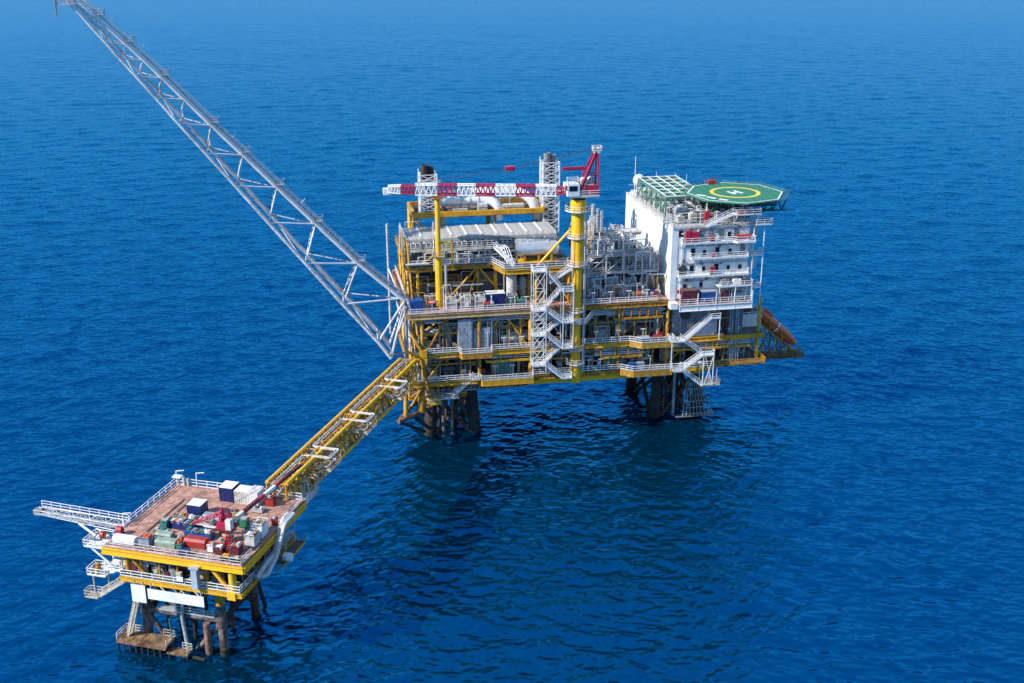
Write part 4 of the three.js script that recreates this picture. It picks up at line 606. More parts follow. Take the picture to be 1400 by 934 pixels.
// ---------------------------------------------------------------- living quarters
{
  const q = thing('living_quarters', 'white five-storey accommodation block with balconies at the right end of the platform', 'building');
  const X0 = 56, X1 = 74, ZB = -37, T = 48.6;
  mb().box(X0 + 0.1, X1 - 0.1, MAIN - 0.2, T - 0.4, ZB + 0.1, -0.1).build('core', M.cladding, q);
  mb().box(X0 - 0.1, X1 + 0.3, T - 0.4, T, ZB - 0.1, 0.3).build('roof', M.whiteWorn, q);
  // wall panels, left gable
  for (let i = 0; i < 4; i++) for (let k = 0; k < 7; k++) { const z0 = ZB + k * 36 / 7, z1 = ZB + (k + 1) * 36 / 7, y0 = MAIN + i * 4.05, y1 = MAIN + (i + 1) * 4.05; mb().box(X0 - 0.03 - rnd() * 0.015, X0 + 0.1, y0 + 0.012, y1 - 0.012, z0 + 0.012, z1 - 0.012).build('wall_panel', M.cladding, q); }
  mb().box(X0 - 0.12, X0 + 1.3, MAIN - 2, T, -1, 0.12).build('corner_pier', M.white, q);
  for (let i = 0; i < 4; i++) for (let k = 0; k < 6; k++) { const x0 = X0 + 1.3 + k * 2.78, y0 = MAIN + i * 4.05; mb().box(x0 + 0.015, x0 + 2.765, y0 + 0.015, y0 + 4.035, -0.1, 0.02 + rnd() * 0.015).build('wall_panel', M.cladding, q); }
  // windows and doors of the front
  const win = (x, y, w, h) => { const f = mb().box(x - w / 2 - 0.1, x + w / 2 + 0.1, y - 0.1, y + h + 0.1, 0.03, 0.1).build('window', M.white, q); mb().box(x - w / 2, x + w / 2, y, y + h, 0.09, 0.13).build('pane', M.glass, f); };
  const door = (x, y, w, h, m) => { const d = mb().box(x - w / 2, x + w / 2, y, y + h, 0.03, 0.14).build('door', m, q); mb().cb(x + w * 0.35, y + h * 0.5, 0.18, 0.08, 0.2, 0.08).build('handle', M.dark, d); };
  for (const [x, y] of [[57.9, 46.3], [60.9, 41.9], [66.6, 41.9], [60.8, 38], [66.6, 38.1]]) win(x, y, 1, 1.7);
  for (const [x, y] of [[62.6, 45.3], [64.9, 45.3], [67.4, 45.3], [70.8, 45.3], [72.6, 41.7], [58.5, 37.7]]) door(x, y, 1.1, 2.5, M.midGrey);
  mb().rod([58.6, 38.7, 0.1], [58.6, 38.7, 0.5], 1.1, 18, 1.1, true).build('fan_cowl', M.dark, q);
  mb().box(62.3, 65.4, 45.3, 48, 0.03, 0.1).build('recess_panel', M.slate, q);
  for (const [x, y] of [[63.6, 41.9], [69.6, 41.9], [63.6, 38.1], [69.4, 38.1], [72.2, 38.1], [59.4, 34.2], [63.2, 34.4], [69.2, 45.9]]) win(x, y, 0.8, 1.2);
  for (let k = 0; k < 26; k++) { const x = rr(57.5, 73.5), y = pick([33, 36.2, 40, 43.6, 47.4]) + rr(-0.5, 0.6); mb().box(x - rr(0.12, 0.4), x + rr(0.12, 0.4), y, y + rr(0.2, 0.7), 0.04, 0.3).build('wall_fitting', pick([M.grey, M.white, M.midGrey, M.red, M.slate]), q); }
  for (const y of [36, 40, 44, 47.8]) mb().box(57.4, 74, y, y + 0.14, 0.04, 0.22).build('cable_tray', M.grey, q);
  // balconies
  for (const [y, x0, x1, d, d2] of [[45.2, 58, 74.6, 1.6, 2.6], [41.6, 60.2, 73.6, 1.5, 1.5], [37.6, 57.4, 73.8, 1.8, 1.8]]) {
    const b = mb().prism([[x0, 0.14], [x1, 0.14], [x1, d2], [70.4, d2], [69.6, d], [x0, d]], y - 0.3, y).build('balcony', M.white, q); rails([[x0, y, 0.2], [x0, y, d], [69.6, y, d], [70.4, y, d2], [x1, y, d2], [x1, y, 0.2]]).build('railing', M.white, b); for (let x = x0 + 0.6; x < x1; x += 2.4) mb().bar([x, y - 0.35, d], [x, y - 1.3, 0.16], 0.14, 0.14).build('bracket', M.white, b);
  }
  rails([[X0 + 0.2, T, ZB + 4], [X0 + 0.2, T, -0.1], [X1, T, -0.1], [X1, T, ZB + 2]]).build('roof_railing', M.whiteWorn, q);
  // pipes down the front wall
  for (const x of [58.2, 68.9, 71.6]) mb().rod([x, MAIN, 0.25], [x, 45, 0.25], 0.09, 7).build('drain_pipe', M.white, q);
  // base deck on white girders
  mb().box(57.4, 74.6, 31.3, 31.6, -0.1, 3.2).build('base_deck', M.deckPink, q); mb().ibeam([57.4, 30.6, 3.1], [74.6, 30.6, 3.1], 0.5, 1.4).build('base_girder', M.white, q); mb().ibeam([74.5, 30.6, 3.1], [74.5, 30.6, -30], 0.5, 1.4).build('base_girder', M.white, q); mb().box(55.6, 57.4, 30.2, 31.6, 0.3, 2.2).build('base_girder', M.white, q);
  rails([[57.4, 31.6, 3.1], [74.5, 31.6, 3.1], [74.5, 31.6, -6]]).build('base_railing', M.white, q); for (const x of [57.4, 61.6, 65.9, 70.2, 74.4]) mb().bar([x, 29.9, 3.15], [x, 34, 3.15], 0.18, 0.18).build('post', M.white, q);
  // outside stair on the right gable
  const st = thing('escape_stair', 'white outside escape stair on the right gable of the accommodation block', 'stairs', [74.2, 0, 0]);
  const lv = [48.6, 45.2, 41.6, 37.6, 34, 31.6]; for (const [k, y] of lv.entries()) landing(st, 0.35, 2.9, y, k % 2 ? -5 : -1.4, k % 2 ? -2.6 : 1.2, M.white, k % 2 ? 'f' : 'b'); for (let k = 0; k < 5; k++) flight(st, [k % 2 ? 0.9 : 2.1, lv[k], k % 2 ? -2.6 : -1.4], [k % 2 ? 0.9 : 2.1, lv[k + 1], k % 2 ? -1.4 : -2.6], 0.9);
  for (const [x, z] of [[0.4, 1.15], [2.85, 1.15], [2.85, -4.9]]) mb().bar([x, 30, z], [x, 49.6, z], 0.18, 0.18).build('post', M.white, st);
  // things on the balconies and base deck
  const redbox = (x, y, z, w, h, lab) => { const t = thing('fire_hose_cabinet', lab, 'cabinet', [x, y, z]); mb().box(-w / 2, w / 2, 0.1, h, -0.35, 0.35).build('casing', M.red, t); mb().box(-w / 2 + 0.08, w / 2 - 0.08, 0.2, h - 0.1, 0.35, 0.4).build('door', M.crimson, t); mb().box(-w / 2, w / 2, 0, 0.1, -0.3, 0.3).build('plinth', M.dark, t); };
  redbox(59.4, 45.2, 0.6, 1.1, 2.6, 'tall red hose cabinet on the top balcony, left end'); redbox(61, 45.2, 0.7, 1.7, 2.3, 'wide red hose cabinet on the top balcony beside the tall one'); redbox(65, 45.2, 0.9, 1, 1.2, 'low red hose cabinet on the top balcony, middle'); redbox(65.6, 41.6, 1, 1, 1.1, 'small red hose cabinet on the second balcony'); redbox(65.4, 37.6, 1.1, 1.1, 1.8, 'dark red hose cabinet on the third balcony'); redbox(64.2, T, -1.2, 1.1, 3, 'tall red cabinet at the front roof edge of the white block');
  { const t = thing('rescue_raft', 'bright red covered raft cradled on the top balcony, right end', 'raft', [72, 45.2, 1.3]); mb().tank([-1.6, 0.75, 0], [1.6, 0.75, 0], 0.62, 12).build('cover', M.red, t); mb().box(-1.4, 1.4, 0, 0.3, -0.5, 0.5).build('cradle', M.white, t); }
  container('freight_container', 'dull maroon container on the pink deck below the balconies', 60, 31.6, 1.3, 3.6, 2.9, 2.2, M.maroon, M.brown); container('freight_container', 'blue container with silver lid on the pink deck below the balconies', 64.6, 31.6, 1.4, 3.8, 2.4, 2.1, M.blue, M.silver);
  const cr = thing('pipe_crate', 'maroon open crate right of the blue container below the balconies', 'crate', [68.2, 31.6, 1.4]); mb().box(-1, 1, 0.1, 1.9, -0.8, 0.8).build('body', M.maroon, cr); for (const i of [-1, 1]) for (const k of [-1, 1]) mb().bar([i * 1.05, 0, k * 0.85], [i * 1.05, 2.1, k * 0.85], 0.12, 0.12).build('post', M.whiteWorn, cr);
  const wt = thing('awning_frame', 'white awning platform over the right end of the pink deck', 'platform'); mb().box(66.4, 74.4, 35, 35.2, 0.2, 3).build('floor', M.white, wt); rails([[66.4, 35.2, 3], [74.4, 35.2, 3], [74.4, 35.2, 0.4]]).build('railing', M.white, wt); for (const x of [66.6, 70.4, 74.2]) mb().bar([x, 31.6, 2.9], [x, 35, 2.9], 0.16, 0.16).build('post', M.white, wt);
  skid(71.4, 31.6, 1.4, 3.4, 2.6, 2, M.slate, 'under the white awning below the balconies'); for (const [x, m] of [[68.2, M.midGrey], [71, M.white], [73, M.dark]]) { const t = thing('ventilation_box', `${cname.get(m)} air unit on the awning platform`, 'equipment', [x, 35.2, 1.5]); mb().box(-0.9, 0.9, 0.1, 1.3, -0.8, 0.8).build('body', m, t); mb().box(-0.8, 0.8, 0, 0.1, -0.7, 0.7).build('plinth', M.dark, t); mb().rod([0, 1.3, 0], [0, 1.5, 0], 0.5, 12, 0.5, true).build('fan', M.midGrey, t); }
  // roof clutter
  for (const [x, z, w, h, d, m] of [[59.4, -30, 3.4, 2.2, 4, M.whiteWorn], [60, -22, 3, 2.6, 3.4, M.grey], [59.6, -14.6, 3.4, 2, 3, M.whiteWorn], [60.2, -8, 2.6, 2.8, 2.6, M.grey], [64, -6, 2.8, 2.2, 2.4, M.midGrey], [64.4, -12, 3.4, 2.6, 3.4, M.whiteWorn], [69, -4.6, 3, 2.4, 2.4, M.slate], [58.6, -3, 1.6, 1.8, 1.6, M.cream], [68.6, -10, 3, 3, 3, M.midGrey], [72, -3, 2, 2.2, 2, M.grey], [65, -20, 4, 2.8, 4, M.slate], [61.6, -3.4, 1.6, 2.2, 1.4, M.cream]]) {
    const t = thing('rooftop_air_unit', `${cname.get(m)} ${w > 2.9 ? 'wide' : 'narrow'} air unit on quarters roof, ${z < -18 ? 'rear' : z < -9 ? 'middle' : 'front'} part, ${x < 61 ? 'left side' : x < 66 ? 'centre' : 'right side'}`, 'air unit', [x, T, z], 0, 'boxed air units on the quarters roof');
    mb().box(-w / 2, w / 2, 0.25, h, -d / 2, d / 2).build('casing', m, t); mb().box(-w / 2 + 0.1, w / 2 - 0.1, 0, 0.25, -d / 2 + 0.1, d / 2 - 0.1).build('plinth', M.dark, t); mb().rod([0, h, 0], [0, h + 0.35, 0], Math.min(w, d) * 0.3, 12, Math.min(w, d) * 0.3, true).build('fan', M.galv, t);
    for (let k = 0; k < 3; k++) mb().box(-w * 0.4, w * 0.4, 0.5 + k * 0.5, 0.62 + k * 0.5, d / 2, d / 2 + 0.06).build('louvre', M.midGrey, t);
  }
  for (let k = 0; k < 80; k++) { const x = rr(57, 73), z = rr(-0.6, -26), h = rr(0.8, 3), b = Math.min(73.5, x + rr(1, 5)); mb().pipe([[x, T, z], [x, T + h, z], [b, T + h, z], [b, T, z]], rr(0.06, 0.14)).build('roof_pipe', pick([M.white, M.galv, M.whiteWorn, M.midGrey]), q); }
  for (const [x, z, y] of [[57.2, -3, 52], [60.2, -1, 52.4], [58, -9, 53], [63, -2, 51.6], [66.4, -1, 51.4], [57.4, -13, 52.5]]) mb().bar([x, T, z], [x, y, z], 0.12, 0.12).bar([x - 0.5, y, z], [x + 0.5, y, z], 0.22, 0.16).build('roof_light_pole', M.white, q);
  // cladded lower storey below the quarters
  const c = thing('equipment_house', 'blue grey ribbed cladding house under the white accommodation block', 'building');
  for (const [x0, x1, m] of [[57.4, 61.2, M.slate], [61.2, 65, M.slate], [65, 66.6, M.grey], [66.6, 70.6, M.brown], [70.6, 74.4, M.midGrey]]) { const p = mb().box(x0 + 0.02, x1 - 0.02, MID, 30, -2.5, -1.6); for (let x = x0 + 0.25; x < x1 - 0.1; x += 0.42) p.box(x, x + 0.2, MID, 30, -1.6, -1.45); p.build('ribbed_panel', m, c); }
  mb().box(57.4, 74.4, MID, 30, -20, -2.5).build('core', M.midGrey, c); mb().rod([60.4, 27.6, -1.6], [60.4, 27.6, -1.1], 1.2, 16, 1.2, true).build('air_intake', M.dark, c);
  for (const x of [71.4, 72.8]) { const l = mb(); for (const o of [-0.3, 0.3]) l.bar([x + o, LOW, 0.3], [x + o, 30, -1.2], 0.12, 0.12); for (let k = 0; k < 22; k++) { const p = lerp([x, LOW, 0.3], [x, 30, -1.2], k / 22); l.bar([p.x - 0.3, p.y, p.z], [p.x + 0.3, p.y, p.z], 0.08, 0.08); } l.build('cable_ladder', M.galv, c); }
}
// stairs at the right of the front
{
  const s = thing('stair_tower', 'white open stair with blue grey side panel below the accommodation block', 'stairs');
  landing(s, 55.8, 59, MID + 0.1, 0.4, 3.4, M.white, 'br'); flight(s, [59, MID + 0.1, 2.8], [65, 28, 2.8], 1.1); landing(s, 65, 67.2, 28, 0.4, 3.4, M.white, 'l');
  mb().quad(V(60.6, 24.2, 2.2), V(66.8, 24.2, 2.2), V(66.8, 28, 2.2), V(64.6, 27.6, 2.2)).quad(V(60.6, 24.2, 2.14), V(64.6, 27.6, 2.14), V(66.8, 28, 2.14), V(66.8, 24.2, 2.14)).bar([60.6, 24.1, 2.17], [66.8, 24.1, 2.17], 0.2, 0.3).build('side_panel', M.slate, s);
  flight(s, [58.6, MID + 0.1, 1.6], [63.4, 19.2, 1.6], 1.1); landing(s, 63.4, 66.2, 19.2, 0.9, 3.6, M.white, 'l'); flight(s, [63.4, 19.2, 3], [58.4, 15.8, 3], 1.1); landing(s, 56.6, 58.4, 15.8, 1.6, 3.6, M.white, 'r'); flight(s, [58.4, 15.8, 2.2], [63.4, 11.8, 2.2], 1.1); landing(s, 63.4, 68, 11.8, 1.2, 3.4, M.cream, 'l');
  for (const [x, y0, y1, z] of [[63.6, 11.8, 20, 3.5], [66, 11.8, 20, 3.5], [66, 11.8, 16, 1.3], [67.8, 11.8, 16, 1.3], [67, MID, 28, 3.3], [56, 15.8, MID, 3.2], [63.6, 11.8, 16, 1.3]]) mb().bar([x, y0, z], [x, y1, z], 0.16, 0.16).build('post', M.white, s);
  for (const [a, b] of [[64, 66], [66, 64]]) mb().bar([a, 12, 3.5], [b, 19, 3.5], 0.13, 0.13).build('brace', M.white, s);
}
// ---------------------------------------------------------------- helideck
{
  const h = thing('helideck', 'green octagonal helicopter deck with yellow ring and white H over the quarters roof', 'helideck', [73.2, 54, -8.2]);
  const R = 11.3, oct = (r, y, a0 = 0) => [...Array(8)].map((_, k) => { const a = a0 + k / 8 * Math.PI * 2; return [Math.cos(a) * r, y, Math.sin(a) * r]; }), tilt = 0.12;
  mb().prism(oct(R, 0, tilt).map((p) => [p[0], p[2]]), -0.35, 0).build('deck_plate', M.green, h);
  const ring = (r0, r1, y0, y1, m, n, name, seg = 64, a0 = 0) => { const g = mb(); for (let k = 0; k < seg; k++) { const a = a0 + k / seg * 2 * Math.PI, b = a0 + (k + 1) / seg * 2 * Math.PI, P = (r, t, y) => V(Math.cos(t) * r, y, Math.sin(t) * r); g.quad(P(r0, b, y1), P(r1, b, y1), P(r1, a, y1), P(r0, a, y1)); g.quad(P(r1, b, y1), P(r1, b, y0), P(r1, a, y0), P(r1, a, y1)); } return g.build(name, m, h); };
  ring(4.85, 5.75, 0, 0.012, M.markYellow, 0, 'landing_ring'); ring(R * 0.955, R * 0.985, 0, 0.016, M.markWhite, 0, 'edge_line', 8, tilt);
  { const g = mb(), S = (x0, x1, z0, z1) => g.box(x0, x1, 0.001, 0.014, z0, z1); S(-1.35, -0.6, -1.6, 1.6); S(0.6, 1.35, -1.6, 1.6); S(-0.6, 0.6, -0.38, 0.38); const m = g.build('letter_h', M.markWhite, h); m.rotation.y = 0.3; }
  for (const [x, z, w] of [[-8.6, 1.5, 2.4], [-7.2, 4.2, 2.4], [-5.2, 6.6, 2.2]]) { const m = mb().box(-w / 2, w / 2, 0.001, 0.014, -0.45, 0.45).build('edge_marking', M.markWhite, h); m.position.set(x, 0, z); m.rotation.y = -0.9; }
  // safety net frame round the edge
  const a = oct(R, -0.1, tilt), b = oct(R + 1.5, 0.12, tilt), g = mb(); for (let k = 0; k < 8; k++) { const k2 = (k + 1) % 8; g.bar(b[k], b[k2], 0.1, 0.1); for (let q = 0; q <= 6; q++) g.bar(lerp(a[k], a[k2], q / 6), lerp(b[k], b[k2], q / 6), 0.07, 0.07); for (const f of [0.33, 0.66]) g.bar(lerp(a[k], b[k], f), lerp(a[k2], b[k2], f), 0.05, 0.05); } g.build('safety_net', M.greenSteel, h);
  // support truss
  for (let k = -4; k <= 4; k++) { const x = k * 2.3, d = Math.sqrt(Math.max(1, 100 - x * x)); mb().bar([x, -0.7, -d], [x, -0.7, d], 0.25, 0.7).build('under_beam', M.netGreen, h); }
  for (const z of [-6, -1, 4]) { const tr = mb(); for (let x = -8; x < 9; x += 2.1) { tr.rod([x, -1, z], [x + 1.05, -3.6, z], 0.16, 6); tr.rod([x + 1.05, -3.6, z], [x + 2.1, -1, z], 0.16, 6); tr.rod([x, -3.6, z], [x + 2.1, -3.6, z], 0.18, 6); } tr.build('truss', M.netGreen, h); }
  for (const [x, z] of [[-8, -6], [-8, 4], [-2, -6], [-2, 4], [0.6, -6], [0.6, 4]]) mb().rod([x, -5.4, z], [x, -0.8, z], 0.24, 8).build('support_leg', M.whiteWorn, h);
  for (const z of [-6, 4]) mb().rod([0.6, -5.2, z], [7.8, -3, z], 0.18, 8).build('support_strut', M.netGreen, h);
  { const t = thing('fire_monitor', 'red firefighting monitor box at the far edge of the helideck', 'fire monitor', [71.2, 54.05, -18.2]); mb().box(-0.9, 0.9, 0, 0.9, -0.6, 0.6).build('housing', M.red, t); mb().rod([0.2, 0.9, 0], [0.2, 1.3, 0], 0.14, 8).rod([0.2, 1.3, 0], [1.4, 1.7, 0.5], 0.12, 8, 0.09, true).build('nozzle', M.dark, t); }
  { const t = thing('fire_monitor', 'red firefighting monitor on the landing just below the front helideck edge', 'fire monitor', [71.6, 51.42, 1.6]); mb().box(-1.2, 1.2, 0, 0.9, -0.5, 0.5).build('housing', M.red, t); mb().rod([0, 0.9, 0], [0, 1.3, 0], 0.14, 8).rod([0, 1.3, 0], [1, 1.8, 0.5], 0.12, 8, 0.09, true).build('nozzle', M.red, t); }
  const l = thing('helideck_stair', 'white stair with landing climbing from the roof to the helideck front', 'stairs'); landing(l, 69.6, 75.4, 51.4, 0.4, 2.6, M.white, 'l'); flight(l, [63.2, 48.7, 1.2], [69.6, 51.4, 1.2], 1.2); for (const [x, z] of [[70, 0.6], [75.2, 0.6], [70, 2.5], [75.2, 2.5]]) mb().bar([x, 48.6, Math.min(z, 0)], [x, 51.3, z], 0.16, 0.16).build('post', M.white, l); landing(l, 74.6, 78.4, 48.9, -1.5, 2.2, M.white, 'l');
  // green frame beside the helideck
  const f = thing('green_roof_frame', 'pale green and white grid frame beside the helideck over the roof', 'frame'); const x0 = 56.8, x1 = 66.2, z0 = -30, z1 = -8, y = 53.4;
  for (let k = 0; k <= 6; k++) { const z = z0 + (z1 - z0) * k / 6; mb().bar([x0, y, z], [x1, y, z], 0.35, 0.5).build('cross_beam', M.greenSteel, f); mb().bar([x0, y + 0.33, z], [x1, y + 0.33, z], 0.4, 0.12).build('cap_strip', M.white, f); }
  for (let k = 0; k <= 4; k++) { const x = x0 + (x1 - x0) * k / 4; mb().bar([x, y - 0.04, z0], [x, y - 0.04, z1 + (k > 2 ? 3 : 0)], 0.3, 0.4).build('long_beam', M.greenSteel, f); mb().bar([x, y + 0.46, z0], [x, y + 0.46, z1], 0.26, 0.1).build('cap_strip', M.white, f); }
  for (let k = 0; k <= 6; k++) { const z = z0 + (z1 - z0) * k / 6; for (const x of [x0, x1]) mb().bar([x, 48.6, z], [x, y - 0.2, z], 0.26, 0.26).build('post', M.greenSteel, f); if (k < 6) { const zz = z + (z1 - z0) / 6; mb().bar([x0, 48.9, z], [x0, 52.9, zz], 0.18, 0.18).bar([x0, 51, z], [x0, 51, zz], 0.18, 0.18).build('lattice', M.greenSteel, f); } }
  { const t = thing('satellite_dome', 'white satellite dome at the rear corner of the quarters roof', 'dome', [58.4, 48.6, -34.4]); mb().rod([0, 0, 0], [0, 2.2, 0], 0.5, 12, 0.6).build('pedestal', M.white, t); mb().ball([0, 3.4, 0], 1.5, 1.05, 18).build('radome', M.white, t); }
  { const t = thing('radio_mast', 'tall thin white radio mast at the rear left roof corner', 'antenna', [56.8, 48.6, -32.6]); mb().rod([0, 0, 0], [0, 9.8, 0], 0.14, 8, 0.06, true).build('pole', M.white, t); mb().bar([-1.6, 2.8, 0], [0.4, 2.8, 0], 0.08, 0.08).build('arm', M.white, t); }
  for (const [x, z, hh, w] of [[61.6, -30.6, 6.2, 'behind the green frame, left'], [66.6, -31, 5.6, 'behind the green frame, right'], [65.6, -20, 7.6, 'between the green frame and the helideck'], [71, -22, 5.4, 'behind the helideck edge']]) { const t = thing('whip_antenna', `thin white whip antenna ${w}`, 'antenna', [x, 48.6, z], 0, 'whip antennas on the quarters roof'); mb().rod([0, 0, 0], [0, hh, 0], 0.08, 6, 0.04, true).build('whip', M.white, t); mb().rod([0, 0, 0], [0, 0.8, 0], 0.16, 8, 0.16, true).build('base', M.white, t); }
  mb().prism([[56.8, -36], [73, -36], [73, -31], [56.8, -31]], 48.62, 49.4).build('roof_plinth', M.whiteWorn, f);
}
// ---------------------------------------------------------------- free-fall lifeboat and its ramp
{
  const t = thing('lifeboat_ramp', 'weathered yellow steel launching ramp at the right end of the platform', 'ramp'), Zc = -8, A = V(80.2, 23.4, Zc), B = V(91.4, 13.7, Zc);
  for (const s of [-1.5, 1.5]) { mb().ibeam(A.clone().add(V(0, 0, s)), B.clone().add(V(0, 0, s)), 0.4, 0.6).build('rail_beam', M.yellow, t); mb().ibeam([79, 13.8, Zc + s * 1.3], [92.6, 13.6, Zc + s * 1.3], 0.4, 0.5).build('base_beam', M.deckTan, t); for (const x of [82, 85, 88]) { const y = 23.4 - (x - 80.2) * 0.866; mb().bar([x, 13.8, Zc + s], [x, y - 0.2, Zc + s], 0.3, 0.3).build('post', M.yellow, t); mb().rod([x, 13.9, Zc + s], [x + 2.6, Math.max(14, y - 2.6), Zc + s], 0.14, 6).rod([x, y - 0.4, Zc + s], [x + 2.4, 14, Zc + s], 0.14, 6).build('brace', M.deckTan, t); } mb().rod([79, MID, Zc + s], [81, 15, Zc + s], 0.2, 7).build('brace', M.yellow, t); mb().rod([80.2, 26, Zc + s * 1.1], [90.4, 17, Zc + s * 1.1], 0.14, 6).build('guide_rail', M.yellow, t); for (const k of [0.05, 0.3, 0.6, 0.95]) { const p = lerp([80.2, 26, Zc + s * 1.1], [90.4, 17, Zc + s * 1.1], k), p2 = lerp(A, B, k).add(V(0, 0, s)); mb().rod(p, p2, 0.12, 6).build('guide_post', M.yellow, t); } }
  mb().box(79, 92.6, 13.85, 13.95, Zc - 2, Zc + 2).build('base_grating', M.deckTan, t); rails([[80, 13.95, Zc + 2], [92.4, 13.95, Zc + 2], [92.4, 13.95, Zc - 2]]).build('railing', M.deckTan, t); for (const k of [0.1, 0.35, 0.6, 0.85]) { const p = lerp(A, B, k); mb().bar([p.x, p.y, Zc - 1.5], [p.x, p.y, Zc + 1.5], 0.25, 0.3).build('cross_beam', M.yellow, t); }
  const b = thing('free_fall_lifeboat', 'orange enclosed free-fall lifeboat nose down on its ramp', 'lifeboat', [80.8, 24.5, Zc]); const d = B.clone().sub(A).normalize(), nrm = V(-d.y, d.x, 0).normalize(); if (nrm.y < 0) nrm.negate();
  const L = 13.6, sect = [[0, 0.9], [0.04, 1.3], [0.16, 1.42], [0.45, 1.45], [0.72, 1.36], [0.88, 1.0], [0.96, 0.4], [1, 0.04]]; const hull = mb(); for (let k = 0; k < sect.length - 1; k++) hull.rod(d.clone().multiplyScalar(sect[k][0] * L).addScaledVector(nrm, 0.35), d.clone().multiplyScalar(sect[k + 1][0] * L).addScaledVector(nrm, 0.35), sect[k][1], 18, sect[k + 1][1]); hull.rod(d.clone().multiplyScalar(-0.05).addScaledVector(nrm, 0.35), d.clone().multiplyScalar(0.02).addScaledVector(nrm, 0.35), 0.75, 18, 0.75, true); hull.build('hull', M.orange, b);
  const cp = d.clone().multiplyScalar(1.9).addScaledVector(nrm, 1.7); const can = mb().frame(cp, d.clone().multiplyScalar(1.2), nrm.clone().multiplyScalar(0.5), V(0, 0, 0.8)).build('wheelhouse', M.orange, b); mb().frame(cp.clone().addScaledVector(d, 1.2), d.clone().multiplyScalar(0.04), nrm.clone().multiplyScalar(0.3), V(0, 0, 0.6)).build('window', M.glass, can);
  for (const [k, m] of [[0.42, M.white]]) mb().rod(d.clone().multiplyScalar(L * k).addScaledVector(nrm, 0.35), d.clone().multiplyScalar(L * k + 0.35).addScaledVector(nrm, 0.35), 1.46, 18, 1.46).build('reflective_band', m, b);
  const s = thing('boarding_shelter', 'white ribbed shelter beside the lifeboat at the platform end', 'shelter', [77.6, MID - 1.6, -6]); const g = mb().box(-2.3, 2.4, 0.3, 3.9, -2, 2); for (let x = -2.2; x < 2.3; x += 0.5) g.box(x, x + 0.22, 0.3, 3.9, 2, 2.08); g.build('wall', M.cladding, s); mb().box(-2.5, 2.6, 3.9, 4.1, -2.2, 2.3).build('roof', M.white, s); mb().box(-2.5, 2.6, -0.6, 0.3, -2.2, 2.3).build('base', M.yellow, s); rails([[-2.4, 4.1, 2.2], [2.5, 4.1, 2.2], [2.5, 4.1, -2]]).build('railing', M.white, s);
  for (const [x, h, m] of [[76.6, 2.2, M.maroon], [79, 1.8, M.midGrey]]) { const e = thing('winch_unit', `${cname.get(m)} winch unit on the roof of the lifeboat shelter`, 'winch', [x, MID + 2.5, -6.6]); mb().box(-0.9, 0.9, 0, h * 0.6, -0.8, 0.8).build('housing', m, e); mb().rod([-0.7, h * 0.6 + 0.3, 0], [0.7, h * 0.6 + 0.3, 0], 0.45, 10, 0.45, true).build('drum', M.grey, e); }
}
